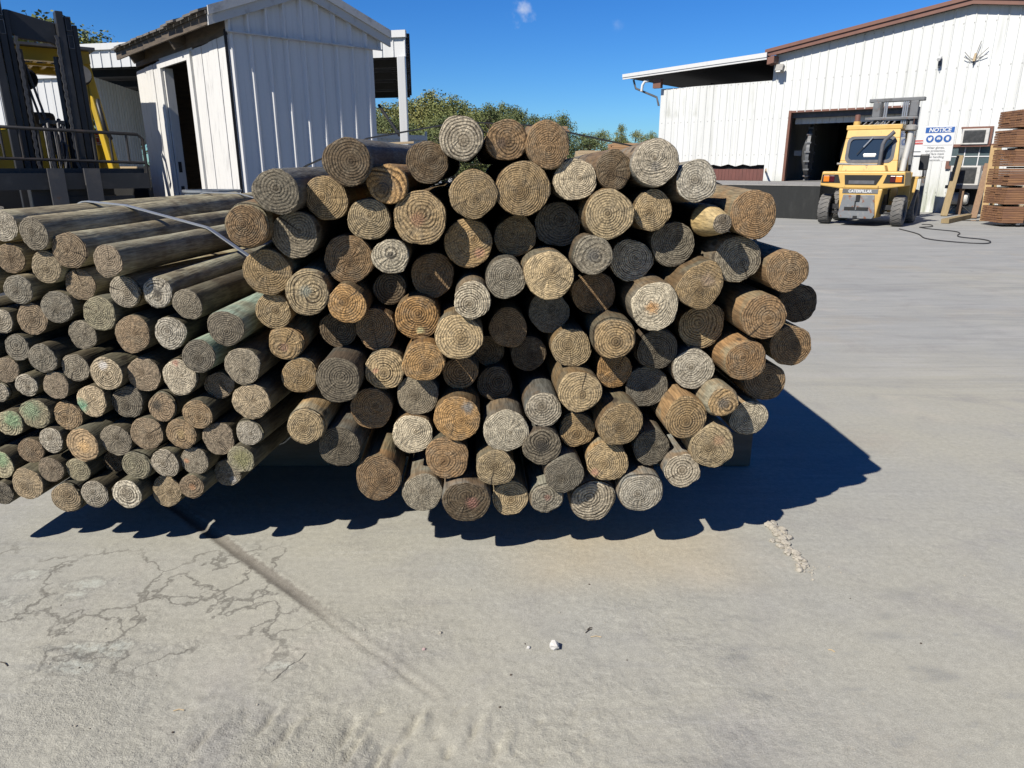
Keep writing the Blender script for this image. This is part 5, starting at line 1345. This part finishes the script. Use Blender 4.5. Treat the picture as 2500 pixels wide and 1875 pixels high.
# local: x right, y away, z up; mast at y=0
def rail(m, x0, ztop):
    m.bbox((x0, -.02, .25), (x0 + .075, .14, ztop)); m.bbox((x0 + .085, .02, .25), (x0 + .15, .16, ztop - .04)); m.bbox((x0 + .157, .05, .25), (x0 + .205, .2, ztop - .12))
for x0, zt_, nm in ((-.36, 3.25, 'mast_rail'), (.27, 3.16, 'mast_rail')):
    m = MB(); rail(m, x0, zt_); r_ = m.build(nm, M['black_steel'], lf, bevel=.006)
    m = MB()
    for zz in (zt_ - .12, zt_ - .3):
        for q in ((.09, .096), (.14, .146)): m.bbox((x0 + q[0], .005, zz - .07), (x0 + q[1], .0195, zz + .07))
        m.bbox((x0 + .096, .006, zz + .064), (x0 + .14, .0195, zz + .07)); m.bbox((x0 + .096, .006, zz - .07), (x0 + .14, .0195, zz - .064))
    m.build('wear_pad', M['grey_steel'], r_)
m = MB(); m.prism([(-.16, .1, 3.14), (-.16, .1, 2.9), (-.1, .1, 2.86), (.2, .1, 2.84), (.27, .1, 2.8), (.27, .1, 3.05), (.12, .1, 3.08)], (0, .08, 0)); m.build('crosshead', M['black_steel'], lf, bevel=.01)
m = MB()
for x0, y_, z1 in ((-.12, .1, 2.75), (.23, .1, 2.7)  ): m.tube([(x0, y_, .4), (x0, y_, z1)], .035, 8)
for x0, z1 in ((-.02, 1.95), (.02, 1.98), (.12, 1.98), (.16, 1.95), (.07, 1.9)): m.tube([(x0, .0, .4), (x0, .0, z1), (x0 + .02, .06, z1 + .05)], .022, 6)
m.bbox((-.05, .0, 1.98), (.19, .09, 2.02)); m.bbox((.05, .02, 1.65), (.13, .12, 1.92)); m.build('lift_cylinder', M['black_steel'], lf)
m = MB()
for x0, z1 in ((-.135, 2.9), (.25, 2.95), (.0, 1.95)):
    m = MB()
    for k in range(int((z1 - .5) / .045)): m.box((x0, -.01 if x0 != .0 else -.05, .5 + k * .045), (.03, .03, .05), 0, 0, R(15 * (-1) ** k))
    m.build('chain', M['fork_steel'], lf)
for hx in (.02, -.03):
    MB().tube([(hx - .1, .12, 2.6), (hx, .05, 2.0), (hx + .15, -.02, 1.75), (hx + .1, -.05, 1.5)], .014, 6).build('hydraulic_hose', M['hose'], lf)
# backrest, carriage, forks
m = MB(); yb = -.55
bx0, bx1 = -1.15, .86
m.tube([(bx0, yb, 1.3), (bx0, yb, 1.88), (bx0 + .05, yb, 1.93), (bx1 - .05, yb, 1.87), (bx1, yb, 1.82), (bx1, yb, 1.25)], .018, 8)
m.tube([(bx0, yb, 1.62), (bx1, yb, 1.56)], .016, 8)
for k in range(11):
    x_ = bx0 + (k + 1) * (bx1 - bx0) / 12; m.tube([(x_, yb, 1.92 - k * .004), (x_, yb, 1.615 - k * .004)], .013, 6)
m.build('backrest', M['rusty_black'], lf)
m = MB(); m.bbox((-1.15, -.6, 1.28), (.86, -.48, 1.45)); m.bbox((-1.15, -.5, 1.45), (.84, -.42, 1.5)); m.bbox((-1.1, -.58, .78), (.8, -.48, .9)); m.bbox((-.3, -.48, .7), (.3, -.05, 1.5)); m.bbox((.0, -.5, .95), (.7, -.45, 1.2)); m.build('carriage', M['black_steel'], lf)
for x0 in (-.14, .2):
    m = MB(); m.bbox((x0, -.72, .74), (x0 + .15, -.64, 1.5)); m.bbox((x0 + .01, -1.75, .72), (x0 + .14, -.64, .77)); m.build('fork', M['fork_steel'], lf)
# body
YB = M['deep_yellow']
m = MB(); m.bbox((-.72, .75, 1.3), (.72, .85, 1.95)); m.bbox((-.66, .85, .6), (.66, 3.0, 1.5)); m.bbox((-.7, 3.0, .4), (.7, 3.6, 1.7)); m.build('cowl', YB, lf, bevel=.03)
m = MB(); m.bbox((-.7, .7, .5), (.7, .8, 1.3)); m.build('front_frame', M['black_steel'], lf)
m = MB(); zg = 2.74
m.bbox((-.66, .7, zg - .02), (.66, .82, zg + .12)); m.bbox((-.66, 2.2, zg - .02), (.66, 2.32, zg + .1)); m.bbox((-.66, .82, zg), (-.56, 2.2, zg + .1)); m.bbox((.56, .82, zg), (.66, 2.2, zg + .1))
for k in range(7): m.box((-.45 + k * .15, 1.5, zg + .05), (.04, 1.36, .04))
m.box((0, 1.5, zg + .02), (1.1, .05, .03))
gd = m.build('overhead_guard', YB, lf)
m = MB(); m.box((0, 1.45, zg + .14), (1.42, 1.75, .03)); m.build('roof_sheet', M['gasket'], gd)
for sx in (-1, 1):
    MB().beam((sx * .6, .78, zg), (sx * .72, .42, 1.3), .1, .1).build('pillar', YB, lf, bevel=.012); MB().beam((sx * .56, .68, zg), (sx * .56, .72, 1.4), .045, .06).build('pillar', YB, lf); MB().beam((sx * .6, 2.2, zg), (sx * .6, 2.4, 1.4), .1, .1).build('pillar', YB, lf, bevel=.012)
gb = MB().tube([(.66, .6, 2.3), (.64, .5, 2.25), (.66, .42, 1.95), (.72, .48, 1.85)], .025, 8); gb.build('grab_handle', M['black_steel'], lf)
for px_, z_, m_ in ((-.05, 2.5, 'dark'), (.52, 2.58, 'lamp_case')):
    lw = MB().lathe([(0, .1), (.07, .1), (.115, .02), (.12, -.02), (.1, -.03)], (px_, .62, z_), (0, -1, 0) if m_ != 'dark' else (0, 1, 0), 20).build('work_lamp', M['dark'], lf)
    if m_ != 'dark': MB().lathe([(0, .0), (.098, .0)], (px_, .50, z_), (0, -1, 0), 20).build('lens', M['lamp_case'], lw)
    MB().bbox((px_ - .02, .6, z_ + .1), (px_ + .02, .66, z_ + .2)).build('bracket', M['dark'], lw)
for x0 in (-.7, .38):
    s_ = MB().bbox((x0, .742, 1.78), (x0 + .3, .748, 1.92)); so = s_.build('warning_label', M['white_paint'], lf)
    MB().bbox((x0, .736, 1.9), (x0 + .3, .741, 1.925)).build('label_header', M['red_paint'], so)
    m = MB()
    for k in range(2):
        cx_ = x0 + .09 + k * .14; m.lathe([(.05, 0), (.04, 0)], (cx_, .7405, 1.84), (0, -1, 0), 16); m.beam((cx_ - .035, .74, 1.875), (cx_ + .035, .74, 1.805), .008, .004); m.box((cx_, .7405, 1.84), (.03, .002, .05))
    m.build('pictogram', M['red_paint'], so)
for sx in (-1, 1):
    wheel(lf, (sx * .72, .45, .55), .55, .4, side=sx); wheel(lf, (sx * .6, 2.8, .45), .45, .32, side=sx)
MB().bbox((-.2, 1.6, 1.4), (.3, 2.2, 2.2)).build('seat', M['dark'], lf, bevel=.05)
MB().bbox((.4, .45, 1.3), (.8, .7, 1.36)).build('step', M['black_steel'], lf)

# ---------------------------------------------------------------- trees
def tree_proto(seed, h, wd, kind):
    g = random.Random(seed); tr = MB(); lobes = []
    tr.tube([(0, 0, 0), (.08 * wd * g.uniform(-1, 1), 0, h * .4), (.06 * g.uniform(-1, 1), .1, h * .72), (0, 0, h * .95)], [.035 * h * .5, .026 * h * .5, .012 * h * .5, .004 * h], 7)
    nl = 34
    for k in range(nl):
        f = (k + g.random()) / nl; z = h * (.12 + .84 * f)
        prof = max(.22, math.sqrt(max(0, 1 - (1.9 * f - .85) ** 2))) if kind == 0 else (1.02 - f) ** .7
        rr_ = wd * .5 * prof * g.uniform(.4, 1.25); an_ = k * 2.4 + g.uniform(-.4, .4)
        p = Vector((rr_ * math.cos(an_), rr_ * math.sin(an_), z)); lobes.append((p, wd * g.uniform(.09, .22)))
        tr.tube([(0, 0, z - .1 * h), p * .5 + Vector((0, 0, (z - .05 * h) * .5)), p], [.006 * h, .004 * h, .0015 * h], 5)
    lobes.append((Vector((0, 0, h * .98)), wd * .1))
    cr = MB(); vs, fs = [], []
    for p, s in lobes:
        for k in range(int(330 * (s / (wd * .18)) ** 2)):
            u = Vector((g.gauss(0, 1), g.gauss(0, 1), g.gauss(0, .8)))
            u = u.normalized() * s * g.random() ** .6
            c = p + u; sz = h * g.uniform(.006, .0135)
            n = Vector((g.gauss(0, 1), g.gauss(0, 1), g.gauss(0, 1) + .5)).normalized()
            x = n.orthogonal().normalized(); y = n.cross(x)
            t = g.uniform(0, 3.14); x, y = x * math.cos(t) + y * math.sin(t), y * math.cos(t) - x * math.sin(t)
            o = len(vs); vs += [c - x * sz, c - y * sz * .6, c + x * sz, c + y * sz * .6]; fs.append((o, o + 1, o + 2, o + 3))
    cr.add(vs, fs); return tr, cr
LEAF = [tree_mat('leaf_green', (.25, .29, .09), (.33, .35, .12)), tree_mat('leaf_olive', (.29, .32, .10), (.40, .37, .13)), tree_mat('leaf_dark', (.17, .22, .08), (.25, .28, .11))]
protos = {}
TREES = [  # pixel x, top y, distance, width share, leaf, proto, label
    (1003, 258, 74, .9, 0, 1, 'green tree between the corner post and the tallest far tree'), (1078, 262, 76, .9, 1, 0, 'pale olive tree just left of the topmost log'), (1128, 268, 72, .9, 0, 1, 'broad green tree straight behind the topmost log'), (1166, 282, 70, .8, 1, 1, 'olive tree in the gap between the topmost log and its right neighbour'), (1210, 280, 74, .9, 0, 0, 'green tree behind the left one of the two brown top logs'), (1246, 274, 72, .8, 2, 1, 'dark green tree between the two brown top logs'), (880, 276, 64, .9, 1, 0, 'olive tree behind the small shed roof corner'),
  (938, 268, 62, .8, 1, 0, 'olive tree half hidden by the white corner post'), (985, 262, 66, .75, 1, 1, 'olive-green tree just right of the white corner post'),
    (1050, 236, 64, .75, 1, 2, 'tallest tree of the far wood, thin at the top'), (1105, 250, 60, .62, 0, 1, 'rounded green tree behind the topmost log'),
    (1142, 288, 66, .7, 0, 0, 'lower green tree right of the rounded green tree'), (1192, 270, 62, .7, 2, 1, 'pointed green tree between the top logs'),
    (1226, 264, 70, .4, 0, 2, 'slim pale tree standing up behind the top logs'), (1262, 284, 64, .6, 2, 0, 'dark tree left of the brown lumber'),
    (1300, 296, 68, .7, 2, 1, 'dark tree behind the brown lumber stack'), (1376, 292, 55, .55, 2, 2, 'dark green tree just right of the brown lumber stack'),
    (1340, 300, 62, .7, 2, 0, 'dark tree behind the top right log'), (1425, 338, 66, .9, 2, 0, 'low dark tree above the pale lumber'), (1470, 332, 70, .7, 0, 1, 'small dark tree above the orange lumber'),
    (1517, 316, 64, .45, 0, 2, 'slender tree between the lumber and the mill wing'), (1552, 332, 68, .6, 1, 0, 'small tree left of the mill wing wall'), (1590, 336, 66, .5, 0, 1, 'last small tree against the mill wing wall'),
    (75, 50, 30, .9, 0, 2, 'tree top showing through the left forklift mast'), (118, 58, 31, .8, 0, 1, 'second tree top inside the left forklift mast'), (204, 88, 33, .6, 2, 0, 'tree top just right of the left forklift mast'),
    (965, 300, 50, .9, 2, 0, 'dark low tree behind the white fence'), (1085, 300, 52, .9, 2, 1, 'dark low tree left behind the topmost log'), (900, 285, 58, .8, 2, 1, 'dark tree behind the open shed'), (1440, 352, 58, 1.3, 2, 1, 'wide low dark tree above the pale lumber')]
for k, (px_, py_, dist, ws, lm, pr, lab) in enumerate(TREES):
    P = at(px_, py_ - (10 if dist > 45 else 0), dist); h = P.z
    key = (pr, lm)
    t = thing('tree', lab, 'tree', (P.x, P.y, 0), k * 1.9, 'trees of the far wood' if dist > 45 else 'trees behind the open shed')
    if key not in protos:
        a_, b_ = tree_proto(60 + pr * 7 + lm, 8.0, 5.4, 0 if pr < 2 else 1)
        protos[key] = (a_.build('trunk', M['bark'], t), b_.build('crown', LEAF[lm], t))
    else:
        for q in protos[key]:
            c = q.copy(); COL.objects.link(c); c.parent = t
    s = h / 8.0; t.scale = (max(s * ws * 1.75, .5), max(s * ws * 1.75, .5), s)
